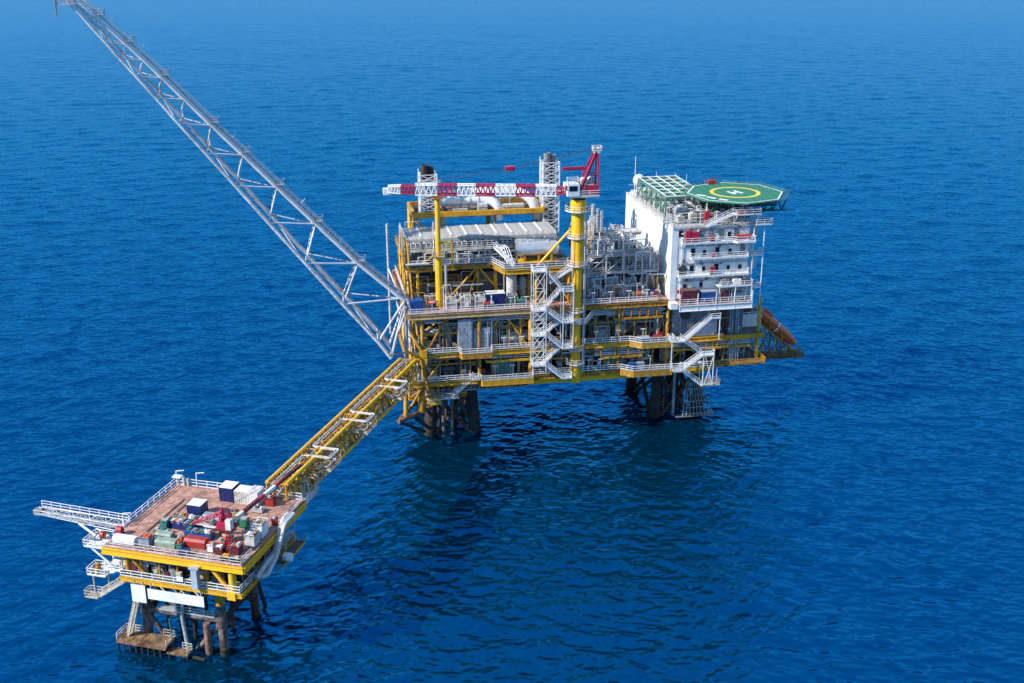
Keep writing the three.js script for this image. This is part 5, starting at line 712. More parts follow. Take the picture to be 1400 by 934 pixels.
// ---------------------------------------------------------------- jackets of the processing platform
for (const [xa, xb, lab, left] of [[3, 11.6, 'dark rusty steel jacket under the flare end of the platform', true], [57.2, 66.4, 'dark rusty steel jacket under the quarters end of the platform', false]]) {
  const j = thing('jacket', lab, 'platform jacket'), zs = [-9, -27], bt = 0.07;
  const P = (x, y, z) => V(x + (x === xa ? -1 : 1) * (14 - y) * bt, y, z + (z === zs[0] ? 1 : -1) * (14 - y) * bt);
  for (const x of [xa, xb]) for (const z of zs) { mb().rod(P(x, -12, z), P(x, 10.4, z), 1.35, 16).build('leg', M.jacket, j); mb().rod(P(x, 10.4, z), P(x, 14.6, z), 1.38, 16, 1.45).build('leg_stub', M.yellow, j); mb().rod(P(x, 3.4, z), P(x, 4.2, z), 1.55, 16, 1.55, true).build('leg_collar', M.jacket, j); mb().rod(P(x, -2, z), P(x, 0.9, z), 1.46, 14, 1.38).build('marine_growth', M.growth, j); }
  const br = (a, b, r = 0.5, m = M.jacket) => mb().rod(a, b, r, 10).build('brace', m, j);
  for (const z of zs) { br(P(xa, 10.6, z), P(xb, 10.6, z), 0.5, M.rust); br(P(xa, 10.4, z), P(xb, -2, z), 0.5, M.rust); br(P(xb, 10.4, z), P(xa, -2, z), 0.5, M.rust); const tp2 = lerp(P(xa, 10.4, z), P(xb, 10.4, z), 0.5); br(tp2, P(xa, 0.4, z), 0.42, M.rust); br(tp2, P(xb, 0.4, z), 0.42, M.rust); }
  for (const x of [xa, xb]) { br(P(x, 10.6, zs[0]), P(x, 10.6, zs[1]), 0.5, M.rust); br(P(x, 10.4, zs[0]), P(x, -3, zs[1])); br(P(x, 10.4, zs[1]), P(x, -3, zs[0])); }
  for (let k = 0; k < 4; k++) { const x = xa + 1.6 + k * 1.9; mb().rod([x, -6, -11 - (k % 2) * 2], [x, 15, -11 - (k % 2) * 2], 0.4, 10).build('caisson', k % 2 ? M.rust : M.jacket, j); }
  if (left) { // brackets that stick out to carry the bridge end
    const q = [V(-6.2, 8.4, 3.2), V(2, 8.4, -3.6), V(-1.2, 8.2, -8)]; mb().rod(q[0], q[1], 0.5, 10, 0.5, true).build('bracket_arm', M.pinkRust, j); mb().rod(q[0], q[2], 0.45, 10, 0.45, true).build('bracket_arm', M.pinkRust, j); br(q[1], P(xa, 8.6, zs[0]), 0.5, M.pinkRust); br(q[2], P(xa, 8.6, zs[0]), 0.45, M.pinkRust); br([-2.6, 8.4, 0.2], P(xa, 1, zs[0]), 0.42); br(q[0], [0.6, 1.5, -6], 0.36); mb().rod([-4.4, 8.4, 1.6], [-4.2, 14.2, 1.6], 0.5, 12, 0.5, true).build('bridge_post', M.yellow, j); mb().rod([-0.4, 8.4, -1.4], [-0.6, 15.4, -1.2], 0.85, 14, 0.7, true).build('bridge_post', M.yellow, j);
    for (const [x, z] of [[5, -6.4], [7, -6.8]]) mb().rod([x, -4, z], [x, 12, z], 0.34, 9).build('riser', M.legGrey, j);
  } else { const m = mb(); for (let k = 0; k < 9; k++) { const x = 62 + k * 0.95; m.bar([63.4 + k * 0.42, 9.6, -6.4], [x, 1.1, -4.2], 0.12, 0.12); } for (let k = 0; k < 6; k++) m.bar([63.2 - k * 0.24, 8.6 - k * 1.4, -6.2 + k * 0.36], [67.2 + k * 0.5, 8.6 - k * 1.4, -6.2 + k * 0.36], 0.12, 0.12); m.build('boat_fender', M.grey, j); mb().box(60.4, 70, 0.9, 1.05, -5.6, -4).build('boat_landing', M.midGrey, j); mb().rod([60.6, -4, -7.2], [60.6, 13, -7.2], 0.36, 10).build('riser', M.grey, j); }
}
// ---------------------------------------------------------------- flare boom
{
  const f = thing('flare_boom', 'long pale grey triangular lattice flare boom rising to the upper left', 'flare boom');
  const B = [[-7, 22.2], [-9.7, 26.1], [-16.8, 35.0], [-24.2, 44.4], [-31.2, 53.4], [-37.3, 61.3], [-42.6, 68.1], [-47.4, 74.2], [-51.3, 79.3], [-54.6, 83.5], [-57.4, 87], [-59.7, 90], [-61.8, 92.6], [-63.6, 95], [-65.9, 97.6]];
  const T = [[-3.3, 33.8], [-4.0, 34.4], [-13.1, 42.8], [-21.6, 51.9], [-29.1, 60], [-35.5, 67], [-41.3, 73.2], [-46.1, 78.5], [-50, 82.8], [-53.2, 86.3], [-56.1, 89.3], [-58.8, 92], [-61.1, 94.4], [-63.3, 96.7], [-66.1, 98.4]];
  const n = B.length, hw = (k) => 4.2 - 3.1 * k / (n - 1), zc = -4.2;
  const bf = (k) => V(B[k][0], B[k][1], zc + hw(k)), bb = (k) => V(B[k][0] + 0.4, B[k][1] + 0.3, zc - hw(k)), tp = (k) => V(T[k][0], T[k][1], zc);
  const rC = (k) => 0.45 - 0.27 * k / n, rW = (k) => 0.22 - 0.12 * k / n;
  for (let k = 0; k < n - 1; k++) {
    for (const q of [bf, bb]) { mb().rod(q(k), q(k + 1), rC(k), 9, rC(k + 1)).build('bottom_chord', M.boom, f); }
    if (k > 0 || true) mb().rod(tp(k), tp(k + 1), rC(k) * 1.02, 9, rC(k + 1) * 1.02).build('top_chord', M.boom, f);
  }
  for (let k = 1; k < n; k++) {
    for (const q of [bf, bb]) { if (k > 1) mb().rod(q(k), tp(k - 1), rW(k) * (q === bb ? 0.7 : 1), 7).build('web_member', M.boom, f); if (k > 1) mb().rod(q(k), tp(k), rW(k) * (q === bb ? 0.7 : 0.9), 7).build('web_member', M.boom, f); }
    mb().rod(bf(k), bb(k), rW(k) * 0.8, 7).build('cross_member', M.boom, f); if (k < n - 1) mb().rod(k % 2 ? bf(k) : bb(k), k % 2 ? bb(k + 1) : bf(k + 1), rW(k) * 0.6, 6).build('diagonal', M.boom, f);
  }
  mb().rod(bf(0), tp(0), 0.3, 8).build('web_member', M.boom, f); mb().rod(bb(0), tp(0), 0.3, 8).build('web_member', M.boom, f); mb().rod(bf(1), tp(0), 0.26, 8).build('web_member', M.boom, f);
  // flare pipes and stepped walkway along the top chord
  const off = (k, x, y, z) => tp(k).add(V(x, y, z));
  for (let k = 0; k < n - 1; k++) { mb().rod(off(k, 0.7, 0.5, -0.9), off(k + 1, 0.7, 0.5, -0.9), 0.26, 8).build('flare_pipe', M.galv, f); mb().rod(lerp(bf(k), bb(k), 0.35).add(V(0.5, 0.4, 0)), lerp(bf(k + 1), bb(k + 1), 0.35).add(V(0.5, 0.4, 0)), 0.2 - 0.008 * k, 7).build('flare_pipe', M.galv, f); }
  const w = mb(); for (let k = 1; k < n - 1; k++) { const a = off(k, 0.45, 0.35, 0.35), b = off(k + 1, 0.45, 0.35, 0.35), s = V(0.1, 0, 0); w.bar(a, b, 0.7, 0.07); for (const z of [-0.4, 0.45]) w.bar(a.clone().add(V(0.5, 0.95, z)), b.clone().add(V(0.5, 0.95, z)), 0.06, 0.06); const m = Math.max(3, Math.round(a.distanceTo(b) / 1.5)); for (let e = 0; e < m; e++) { const p = lerp(a, b, e / m); for (const z of [-0.4, 0.45]) w.bar(p.clone().add(V(0, 0, z)), p.clone().add(V(0.5, 0.95, z)), 0.05, 0.05); } } w.build('walkway', M.galv, f);
  for (const k of [2, 3, 4, 5, 6, 8, 10, 12]) { const p = off(k, 0.9, 0.7, 0.2), L = mb().box(p.x - 0.9, p.x + 0.7, p.y, p.y + 0.1, p.z - 0.9, p.z + 0.9).build('rest_platform', M.galv, f); rails([[p.x - 0.9, p.y, p.z - 0.9], [p.x - 0.9, p.y, p.z + 0.9], [p.x + 0.7, p.y, p.z + 0.9], [p.x + 0.7, p.y, p.z - 0.9]], 1.1, mb(), 0.045, true).build('railing', M.galv, L); }
  for (const k of [3, 5, 7, 9, 11]) { const p = lerp(tp(k), tp(k + 1), 0.5); mb().bar(p.clone().add(V(0.9, 0.5, 0)), p.clone().add(V(1.9, 1.5, 0)), 0.16, 0.16).build('davit_arm', M.white, f); }
  // stub pipes that hang between the chords
  for (let k = 2; k < 9; k++) mb().pipe([bb(k).add(V(0.3, 0.4, 0.6)), bb(k).clone().lerp(tp(k), 0.3).add(V(0, 1.1, 0.8)), bb(k).clone().lerp(tp(k), 0.7).add(V(0, 1.2, 0.9)), tp(k).add(V(-0.3, -0.2, 0.2))], 0.13, 6, 2).build('pipe_support', M.boom, f);
  const e = tp(n - 1); mb().rod(e, e.clone().add(V(-0.9, 1.1, 0)), 0.5, 12, 0.6, true).build('flare_tip', M.stackTop, f); mb().box(e.x - 1.6, e.x + 1.4, e.y - 1.4, e.y - 1.2, zc - 1.8, zc + 1.8).build('tip_platform', M.galv, f); rails([[e.x - 1.6, e.y - 1.2, zc - 1.8], [e.x - 1.6, e.y - 1.2, zc + 1.8], [e.x + 1.4, e.y - 1.2, zc + 1.8]], 1.1).build('tip_railing', M.galv, f);
  mb().bar([e.x - 2, e.y - 0.4, zc + 1], [e.x + 0.4, e.y - 0.4, zc + 1], 0.14, 0.14).rod([e.x - 2, e.y - 3.4, zc + 1], [e.x - 2, e.y + 1, zc + 1], 0.14, 7, 0.14, true).build('igniter_mast', M.midGrey, f);
}
// ---------------------------------------------------------------- wellhead platform (own axes: x along its front, z towards the camera)
const WT = -25.8 * Math.PI / 180, WO = [-37.1, 0, 79.4];
const wp = (x, y, z) => { const c = Math.cos(WT), s = Math.sin(WT); return [WO[0] + x * c + z * s, y, WO[2] - x * s + z * c]; };
const wthing = (name, label, cat, x = 0, y = 0, z = 0, turn = 0, group) => thing(name, label, cat, wp(x, y, z), WT + turn, group);
const WD = 19.5, WL = 14.5;
{
  const w = wthing('wellhead_platform', 'small square wellhead platform with faded red top deck in the foreground', 'oil platform');
  mb().box(-24, 0, WD - 0.25, WD, -22.5, 0).build('top_deck', M.deckPink, w);
  for (const x of [-19.7, -18.5]) mb().box(x - 0.14, x + 0.14, WD, WD + 0.12, -17.4, -5.4).build('skid_rail', M.brown, w);
  for (const [a, b] of [[[-24.2, 18.7, 0.15], [0.2, 18.7, 0.15]], [[0.2, 18.6, 0.1], [0.2, 18.6, -22.6]], [[-24.2, 18.6, 0.1], [-24.2, 18.6, -22.6]], [[-24.2, 18.6, -22.6], [0.2, 18.6, -22.6]]]) beam(w, a, b, 0.5, 1.0, M.yellowClean);
  for (const z of [-4.5, -10, -15.5]) beam(w, [-23.8, 18.4, z], [-0.2, 18.4, z], 0.4, 1.2, M.yellow, 'girder'); for (let x = -22; x < -1; x += 2.6) beam(w, [x, 18.9, -0.3], [x, 18.9, -22.3], 0.25, 0.6, M.yellow, 'joist');
  mb().box(-21.5, -0.6, WL - 0.2, WL, -19.5, -0.2).build('lower_deck', M.deckGrey, w); for (const [a, b] of [[[-21.6, 14.0, -0.1], [-0.5, 14.0, -0.1]], [[-0.5, 14, -0.1], [-0.5, 14, -19.6]], [[-21.6, 14, -0.1], [-21.6, 14, -19.6]]]) beam(w, a, b, 0.35, 0.75, M.yellow);
  for (const x of [-20.5, -13.8, -7]) for (const z of [-4.5, -15]) column(w, x, 13, 18.6, z, 0.55); column(w, -2.2, 14, 18.2, -0.7, 0.6, M.yellowClean); column(w, -7, 14.4, 18.2, -1.2, 0.4, M.yellow); column(w, -2, 14, 18.2, -15, 0.55, M.yellow); column(w, -20.6, 14.4, 18.2, -1, 0.42, M.yellow);
  brace(w, [-5.8, 18, -0.7], [-3, 14.6, -0.7], 0.34, M.yellowClean); brace(w, [-20.4, 18, -1], [-17.4, 14.6, -1], 0.26); brace(w, [-2.2, 18, -1.2], [-2, 14.6, -8], 0.3); brace(w, [-2, 18, -14.6], [-2, 14.6, -8], 0.3);
  for (const x of [-15, -11.5, -9]) { brace(w, [x, 13.8, -0.2], [x + 1.6, 12.4, -0.1], 0.12, M.cream); }
  mb().box(-2.9, -1.5, 13.2, 14.4, -1.3, 0.2).build('corner_node', M.yellowClean, w);
  // rails round the top deck
  rails([[-24, WD, -6], [-24, WD, -22.4], [-0.4, WD, -22.4]], 1.2, mb(), 0.06).build('railing', M.white, w); rails([[-24, WD, -0.1], [-0.2, WD, -0.1], [-0.1, WD, -3.4]], 1.1, mb(), 0.05).build('railing', M.whiteWorn, w); rails([[-0.1, WD, -13], [-0.1, WD, -22]], 1.1).build('railing', M.whiteWorn, w); rails([[-21.5, WL, -0.1], [-0.8, WL, -0.1], [-0.7, WL, -19]], 1.1).build('railing', M.white, w);
  for (let x = -12; x < -5.4; x += 0.3) mb().box(x, x + 0.1, WD + 0.01, WD + 0.05, -1.9, -0.4).build('grating_bar', M.cream, w);
  // lamps at the corners
  for (const [x, z] of [[-23.8, -22.2], [-20, -22.3], [-24, -6]]) mb().bar([x, WD, z], [x, WD + 2.6, z], 0.12, 0.12).bar([x, WD + 2.6, z], [x + 1.6, WD + 2.9, z], 0.12, 0.12).build('lamp_post', M.white, w);
  mb().box(-24.5, -22.9, WD + 1.4, WD + 1.6, -22.9, -21.8).box(-23.9, -23.6, WD, WD + 1.4, -22.5, -22.2).build('navigation_lamp_stand', M.white, w); mb().rod([-22.4, WD, -22.1], [-22.4, WD + 1.6, -22.1], 0.22, 9, 0.22, true).rod([-21.6, WD, -22.1], [-21.6, WD + 1.5, -22.1], 0.2, 9, 0.2, true).build('bollard', M.cream, w);
  // corner landing, left stairs
  landing(w, -27.6, -24.3, WD - 0.6, -3.6, -0.1, M.white, 'r', 'corner_landing'); brace(w, [-27, 18.8, -0.6], [-22.4, 15, -0.8], 0.2, M.white); landing(w, -27.9, -24.6, 13.6, -3, -0.4, M.white, 'r', 'side_landing'); landing(w, -24.6, -21.6, 15.2, -3, -0.2, M.white, 'lr', 'side_landing'); flight(w, [-26.3, 9.6, -0.8], [-21, 13.4, -0.8], 1.1, M.cream); landing(w, -28.6, -26.3, 9.6, -1.6, 0, M.cream, 'r', 'side_landing'); flight(w, [-24.6, 13.6, -2], [-22.4, 14.6, -2], 1, M.white);
  for (const [x, y0, y1] of [[-27.6, 9.6, 14], [-24.8, 10.4, 15.4], [-22, 13, 18.6]]) brace(w, [x, y0, -1.5], [x, y1, -1.5], 0.14, M.cream);
  // side gallery on the right with pipework
  mb().box(0.3, 1.9, 14.3, 14.4, -18, -10).build('side_gallery', M.deckGrey, w); beam(w, [1.9, 14.2, -10], [1.9, 14.2, -18], 0.2, 0.4, M.yellow, 'gallery_beam'); for (const z of [-10.4, -14, -17.6]) { brace(w, [1.8, 14.2, z], [0, 12.4, z], 0.14); brace(w, [0.3, 14.4, z], [0.3, 18.2, z], 0.12, M.cream); } rails([[1.9, 14.4, -10], [1.9, 14.4, -18]]).build('railing', M.pinkRust, w);
  // middle gallery, ladders and small gear between the decks
  mb().box(-21, -9, 16.7, 16.82, -4.4, -1.6).build('middle_gallery', M.deckGrey, w); rails([[-21, 16.82, -1.6], [-9, 16.82, -1.6]], 1, mb(), 0.04).build('railing', M.whiteWorn, w);
  for (const x of [-18.4, -15.2, -12, -4.6]) column(w, x, WL, 18.3, -1.3, 0.16, M.yellow, 8, 'hanger_post'); for (const [x0, x1] of [[-19.6, -16.8], [-13.2, -10.4]]) { brace(w, [x0, 14, -0.4], [(x0 + x1) / 2, 12.3, -0.6], 0.12, M.cream); brace(w, [x1, 14, -0.4], [(x0 + x1) / 2, 12.3, -0.6], 0.12, M.cream); }
  for (let k = 0; k < 26; k++) { const x = rr(-20.5, -1.6), z = rr(-0.8, -3), h = rr(0.6, 1.9); mb().box(x - rr(0.2, 0.6), x + rr(0.2, 0.6), WL + 0.1, WL + h, z - 0.4, z + 0.1).bar([x, WL, z], [x, WL + 0.2, z], 0.3, 0.3).build('junction_box', pick([M.white, M.cream, M.maroon, M.grey, M.slate, M.midGrey, M.red]), w); }
  for (let k = 0; k < 10; k++) { const x = rr(-28, -22), y = pick([WD - 0.58, 13.62, 15.22]), z = rr(-2.6, -0.8); if (y > 15 && y < 16 && x < -24.4) continue; if (y < 14 && x > -24.8) continue; if (y > 16 && (x < -27.3 || x > -24.5)) continue; mb().box(x - 0.3, x + 0.3, y, y + rr(0.5, 1.3), z - 0.25, z + 0.25).build('junction_box', pick([M.cream, M.navy, M.yellow, M.grey]), w); }
  mb().rod([1.4, 15.2, -11], [2.8, 15.2, -11.2], 0.7, 12, 0.7, true).build('white_cylinder', M.white, w);
  for (const [o, m] of [[0, M.whiteWorn], [0.75, M.galv], [1.35, M.whiteWorn]]) pipe(w, [[0.4 + o * 0.8, 20.6, -15.5], [0.5 + o * 0.8, 20.6, -13 + o], [0.6 + o * 0.8, 16.8, -9.5 + o], [0.6 + o * 0.6, 15, -6.2 + o], [-2, 14.8, -5]], 0.3, m);
  pipe(w, [[0.2, 15.2, -4], [0.6, 16.4, -7], [1.2, 16.8, -9.6]], 0.45, M.whiteWorn);
  mb().tank([0.9, 19.8, -14.4], [0.9, 20.2, -16.2], 0.4, 10).build('end_valve', M.whiteWorn, w);
  // duct in front and pipework under the deck
  mb().box(-8.4, -7.4, 14.6, 18.2, -0.1, 0.9).box(-8.6, -7.0, 18.2, 18.5, -0.4, 1.1).build('vertical_duct', M.galv, w); mb().box(-11.4, -10.3, 15.2, 16, 0.1, 0.2).build('notice_plate', M.white, w);
  for (let k = 0; k < 46; k++) { const x = rr(-20.5, -2), z = rr(-1.2, -9), y = rr(15.4, 18), b = Math.min(-1.5, x + rr(1, 6)); pipe(w, [[x, WL, z], [x, y, z], [b, y, z], [b, y - rr(0.4, 2), z]], rr(0.08, 0.2), pick([M.galv, M.midGrey, M.whiteWorn, M.maroon, M.rust, M.cream])); }
  for (let k = 0; k < 16; k++) { const z = rr(-3, -18), y = rr(15, 18), x = rr(-3, -0.8); pipe(w, [[x, WL, z], [x, y, z], [x, y, z - rr(1, 5)]], rr(0.1, 0.22), pick([M.galv, M.whiteWorn, M.maroon, M.midGrey])); }
  for (let k = 0; k < 14; k++) { const x = -19.6 + (k % 7) * 2.5, z = k < 7 ? -6 : -10; const t = wthing('wellhead_tree', `valve stack of a well between the decks, ${k < 7 ? 'front' : 'back'} row, ${cols[k % 7]} from the left`, 'wellhead', x, WL, z, 0, 'wellhead valve stacks'); const m = pick([M.maroon, M.midGrey, M.rust]); mb().rod([0, 0, 0], [0, 2.3, 0], 0.32, 9, 0.26, true).box(-0.5, 0.5, 0.6, 1.1, -0.5, 0.5).box(-0.4, 0.4, 1.5, 1.9, -0.4, 0.4).build('body', m, t); mb().rod([-0.9, 1.7, 0], [0.9, 1.7, 0], 0.16, 8, 0.16, true).rod([0.9, 1.7, 0], [0.98, 1.7, 0], 0.34, 10, 0.34, true).build('valve_arm', m, t); }
  for (const z of [-4.5, -9.6, -15]) for (const [x0, x1] of [[-20.4, -13.8], [-13.8, -7]]) { brace(w, [x0, WL, z], [(x0 + x1) / 2, 18.2, z], 0.22); brace(w, [x1, WL, z], [(x0 + x1) / 2, 18.2, z], 0.22); }
  for (const x of [-18, -14.6, -11.2, -7.8, -4.4]) { brace(w, [x, 13.7, -0.6], [x + 1.7, 12.9, -2.4], 0.1, M.cream); beam(w, [x, 14.0, -0.3], [x, 14.0, -19.4], 0.2, 0.5, M.yellow, 'joist'); }
  // blank boards hung under the lower deck
  for (const [x0, x1, y0, y1, l] of [[-19.7, -17.2, 10.3, 13.4, 'square blank white board hanging under the wellhead platform front'], [-16.8, -7, 11.2, 13.0, 'long blank white board hanging under the wellhead platform front']]) { const b = wthing('name_board', l, 'sign', 0, 0, 0.1); mb().box(x0, x1, y0, y1, 0, 0.12).build('board', M.white, b); for (const x of [x0 + 0.5, x1 - 0.5]) mb().bar([x, y1 - 0.1, -0.06], [x, 14, -0.06], 0.1, 0.1).build('hanger', M.whiteWorn, b); }
  // outrigger vent arm
  const a = wthing('outrigger_arm', 'white lattice outrigger arm reaching left from the wellhead platform', 'boom'); lattice(a, [-24.1, 19.2, -7], [-41.2, 19.6, -7.4], 1.0, 0.55, 11, 0.1, M.whiteWorn, 'chord', 'lacing', 0.6); mb().bar([-24.1, 19.0, -7], [-40.6, 19.4, -7.3], 1.4, 0.08).build('walkway', M.galv, a); rails([[-24.3, 19.7, -7.9], [-40.6, 20.1, -8]], 1.1, mb(), 0.05).build('railing', M.white, a); for (const z of [-6.2, -7.8]) mb().rod([-32.5, 19, z], [-22, 14.8, z + 2.4], 0.22, 8).build('strut', M.white, a); mb().box(-41.6, -40.4, 19, 19.9, -8, -6.8).build('end_head', M.midGrey, a);
}
// ---------------------------------------------------------------- cargo on the wellhead deck
{
  const C = (l, x, z, s, m, r, turn = 0, name = 'freight_container') => { const [w, h, d] = s, p = wp(x, WD, z); return container(name, l, p[0], p[1], p[2], w, h, d, m, r, WT + turn); };
  C('navy container with white roof at the far edge of the wellhead deck', -12.4, -19.8, [2.5, 2.6, 2.6], M.navy, M.white); C('white barred container next to the navy one at the far deck edge', -9.6, -19.6, [2.4, 2.3, 2.4], M.whiteWorn, M.white); C('plain white container nearest the bridge at the far deck edge', -7.3, -19.5, [1.9, 2.5, 2.8], M.white, M.whiteWorn);
  C('navy container with white roof standing alone amid the wellhead deck', -14.5, -12.8, [2.5, 2.5, 2.4], M.navy, M.white);
  const flat = (name, l, cat, x, z, w, h, d, m, turn = 0, extra) => { const t = wthing(name, l, cat, x, WD, z, turn); mb().box(-w / 2, w / 2, 0.12, h * 0.75, -d / 2, d / 2).build('body', m, t); mb().box(-w / 2 - 0.04, w / 2 + 0.04, 0, 0.12, -d / 2 - 0.04, d / 2 + 0.04).build('base', M.dark, t); if (extra) extra(t, w, h, d, m); else { for (const i of [-1, 1]) { const g = mb(); g.bar([-w / 2, h, i * d / 2], [w / 2, h, i * d / 2], 0.1, 0.1); for (const k of [-1, 0, 1]) g.bar([k * w / 2, h * 0.7, i * d / 2], [k * w / 2, h, i * d / 2], 0.1, 0.1); g.build('side_rail', m, t); } const nl = Math.max(2, Math.round(w * 1.6)); for (let k = 0; k < nl; k++) { const lx = -w * 0.44 + w * 0.88 * (k + 0.5) / nl, q = rnd(), lm = pick([M.midGrey, M.cream, M.galv, M.white, M.rust, M.orange, M.teal, M.yellow, M.whiteWorn]); if (q < 0.5) mb().cb(lx, h * 0.75 + rr(0.15, 0.3), rr(-0.15, 0.15) * d, w / nl * 0.8, rr(0.4, 0.7), d * rr(0.4, 0.7)).build('load', lm, t); else mb().rod([lx, h * 0.86, -d * 0.4], [lx, h * 0.86, d * 0.4], w / nl * 0.35, 8, w / nl * 0.35, true).build('load', lm, t); } } return t; };
  const lid = (t, w, h, d, m) => { const s = new THREE.Shape([new THREE.Vector2(-d / 2, 0), new THREE.Vector2(d / 2, 0), new THREE.Vector2(d * 0.3, h * 0.25), new THREE.Vector2(-d * 0.3, h * 0.25)]); mb().add(new THREE.ExtrudeGeometry(s, { depth: w, bevelEnabled: false }), new THREE.Matrix4().makeRotationY(Math.PI / 2).setPosition(-w / 2, h * 0.75, 0)).build('lid', m, t); };
  flat('cargo_basket', 'red sloping-lidded skip at the front of the wellhead deck', 'skip', -9.7, -3.9, 3.6, 1.4, 1.8, M.red, 0, lid);
  flat('cargo_basket', 'long navy open basket left of the red crane on the wellhead deck', 'basket', -14.6, -8.4, 4.6, 1.3, 1.6, M.navy, -0.1); flat('cargo_basket', 'long bright blue open basket behind the red skip', 'basket', -10.6, -6.3, 4.6, 1.2, 1.4, M.blue); flat('cargo_basket', 'grey open basket behind the navy basket', 'basket', -12.4, -10.2, 5, 1.1, 1.4, M.midGrey); flat('cargo_basket', 'slate covered basket beside the lone navy container', 'basket', -10.6, -11.6, 4, 1.4, 1.8, M.slate, 0, lid);
  flat('cargo_basket', 'teal covered skip left of the bright blue basket', 'skip', -15.8, -4.7, 2.8, 1.1, 1.5, M.mint, 0, lid); flat('cargo_basket', 'pale green skip at the front railing', 'skip', -14.2, -2.6, 3.4, 1.2, 1.6, M.mint, 0.05, lid); flat('cargo_basket', 'dark teal drum rack left end of the navy basket', 'rack', -17.6, -7.8, 1.2, 1.5, 1.2, M.teal); flat('tool_box', 'long white tool chest at the front left of the wellhead deck', 'chest', -21, -1.8, 3.8, 1.2, 1.5, M.white, 0, lid); flat('tool_box', 'slate blue tool chest between the white chest and the green skip', 'chest', -17.6, -2.2, 1.9, 1.6, 1.7, M.slate); flat('tool_box', 'small orange tool chest beside the bright blue basket', 'chest', -12.8, -4.3, 1, 0.8, 0.9, M.orange); flat('tool_box', 'white tool chest right of the red skip', 'chest', -6.6, -2.8, 0.9, 1.4, 0.9, M.white); flat('tool_box', 'blue tool chest hanging over the front edge of the wellhead deck', 'chest', -10.2, -0.9, 1.6, 0.9, 0.9, M.navy, 0.2, lid);
  flat('tool_box', 'red hose box at the front left corner of the wellhead deck', 'chest', -23.4, -3.9, 1, 1.4, 1, M.red, 0, lid); { const t = wthing('hose_reel', 'red hose reel on the corner landing of the wellhead platform', 'hose reel', -25.8, WD - 0.58, -2.8); mb().rod([-0.3, 0.8, 0], [0.3, 0.8, 0], 0.6, 14, 0.6, true).build('drum', M.red, t); mb().box(-0.4, -0.3, 0, 1.2, -0.2, 0.2).box(0.3, 0.4, 0, 1.2, -0.2, 0.2).build('stand', M.yellow, t); }
  flat('power_pack', 'pale green power pack beside the red crane base', 'equipment', -7.6, -11.8, 2, 1.6, 1.6, M.mint); flat('power_pack', 'bright green power pack next to the pale green one', 'equipment', -5.4, -11.4, 1.2, 1.5, 1.2, M.leaf); flat('power_pack', 'white power pack at the right deck edge beside the crane', 'equipment', -1.6, -9.4, 1.8, 2.6, 2.2, M.white); flat('power_pack', 'white valve panel at the right deck edge in front of the other', 'equipment', -1.4, -6.4, 1.6, 2.2, 2, M.whiteWorn); flat('power_pack', 'maroon winch pack at the front right of the wellhead deck', 'equipment', -3, -3.4, 2.2, 1.5, 1.6, M.maroon); for (const [l, x, z, ww, hh, dd, m] of [['yellow pallet of gear left of the red crane base', -7.9, -8.8, 1.2, 1.0, 1.2, M.yellow], ['brown timber rack behind the teal skip', -17, -5.9, 2.6, 0.7, 0.8, M.wood], ['grey frame rack in front of the lone navy container', -16.2, -10.6, 2.6, 1.0, 1.2, M.grey], ['cream rack between the crane and the white power packs', -3.4, -8.8, 1.2, 1.3, 1.2, M.cream], ['orange rack in front of the crane base', -5.6, -4.4, 1.4, 1.1, 1.2, M.orange], ['maroon rack left of the maroon winch pack', -5, -2.6, 1.2, 1.3, 1.1, M.maroon], ['galvanised rack near the plain white container', -5.6, -16.6, 2, 0.8, 1, M.galv], ['small teal rack beside the pale green skip', -11.8, -2.4, 0.9, 0.9, 0.9, M.teal], ['small slate rack in the middle of the deck', -8.6, -14.4, 2.2, 0.6, 1.2, M.slate]]) flat('cargo_rack', l + ' on the wellhead platform', 'rack', x, z, ww, hh, dd, m);
  flat('power_pack', 'red and white reel box by the bridge landing', 'equipment', -4.6, -19.4, 1.4, 1.5, 1.2, M.red); flat('tool_box', 'small red extinguisher box at the right deck edge', 'chest', -0.9, -13.4, 0.9, 1.1, 0.9, M.red); flat('tool_box', 'black mat rack at the front right corner', 'rack', -2.4, -1.1, 3, 0.5, 0.9, M.black);
  for (let k = 0; k < 9; k++) { const x = -12 + k * 0.5 - (k % 3) * 0.4, t = wthing('steel_tube', `loose tube lying on the baskets of the wellhead deck, ${cols[k] ?? 'last'} of the bundle`, 'tube', x, WD + 1.1, -8.2, 0, 'loose tubes on the wellhead deck'); mb().rod([-1.8, 0, -0.6 + k * 0.12], [1.8, 0, -0.6 + k * 0.12], 0.08, 7, 0.08, true).build('tube', pick([M.whiteWorn, M.red, M.galv]), t); }
  // deck crane
  const c = wthing('deck_crane', 'red knuckle deck crane on the wellhead platform with its maroon jib lowered towards the bridge', 'crane', -5.6, WD, -6.4);
  mb().rod([0, 0, 0], [0, 2.4, 0], 0.9, 14, 0.8, true).build('pedestal', M.orange, c); for (const y of [0.5, 1.3]) mb().rod([0, y, 0], [0, y + 0.35, 0], 0.93, 14, 0.93).build('stripe', M.whiteWorn, c); mb().box(-1.5, 1.4, 2.4, 2.7, -1.4, 1.4).build('slew_platform', M.maroon, c); mb().box(-1.4, 0.2, 2.7, 4.2, -1.2, -0.1).box(-1.2, 0.4, 2.7, 3.7, 0.2, 1.2).build('machinery', M.crimson, c); mb().box(0.4, 1.3, 2.7, 4.4, 0.2, 1.3).build('cab', M.whiteWorn, c);
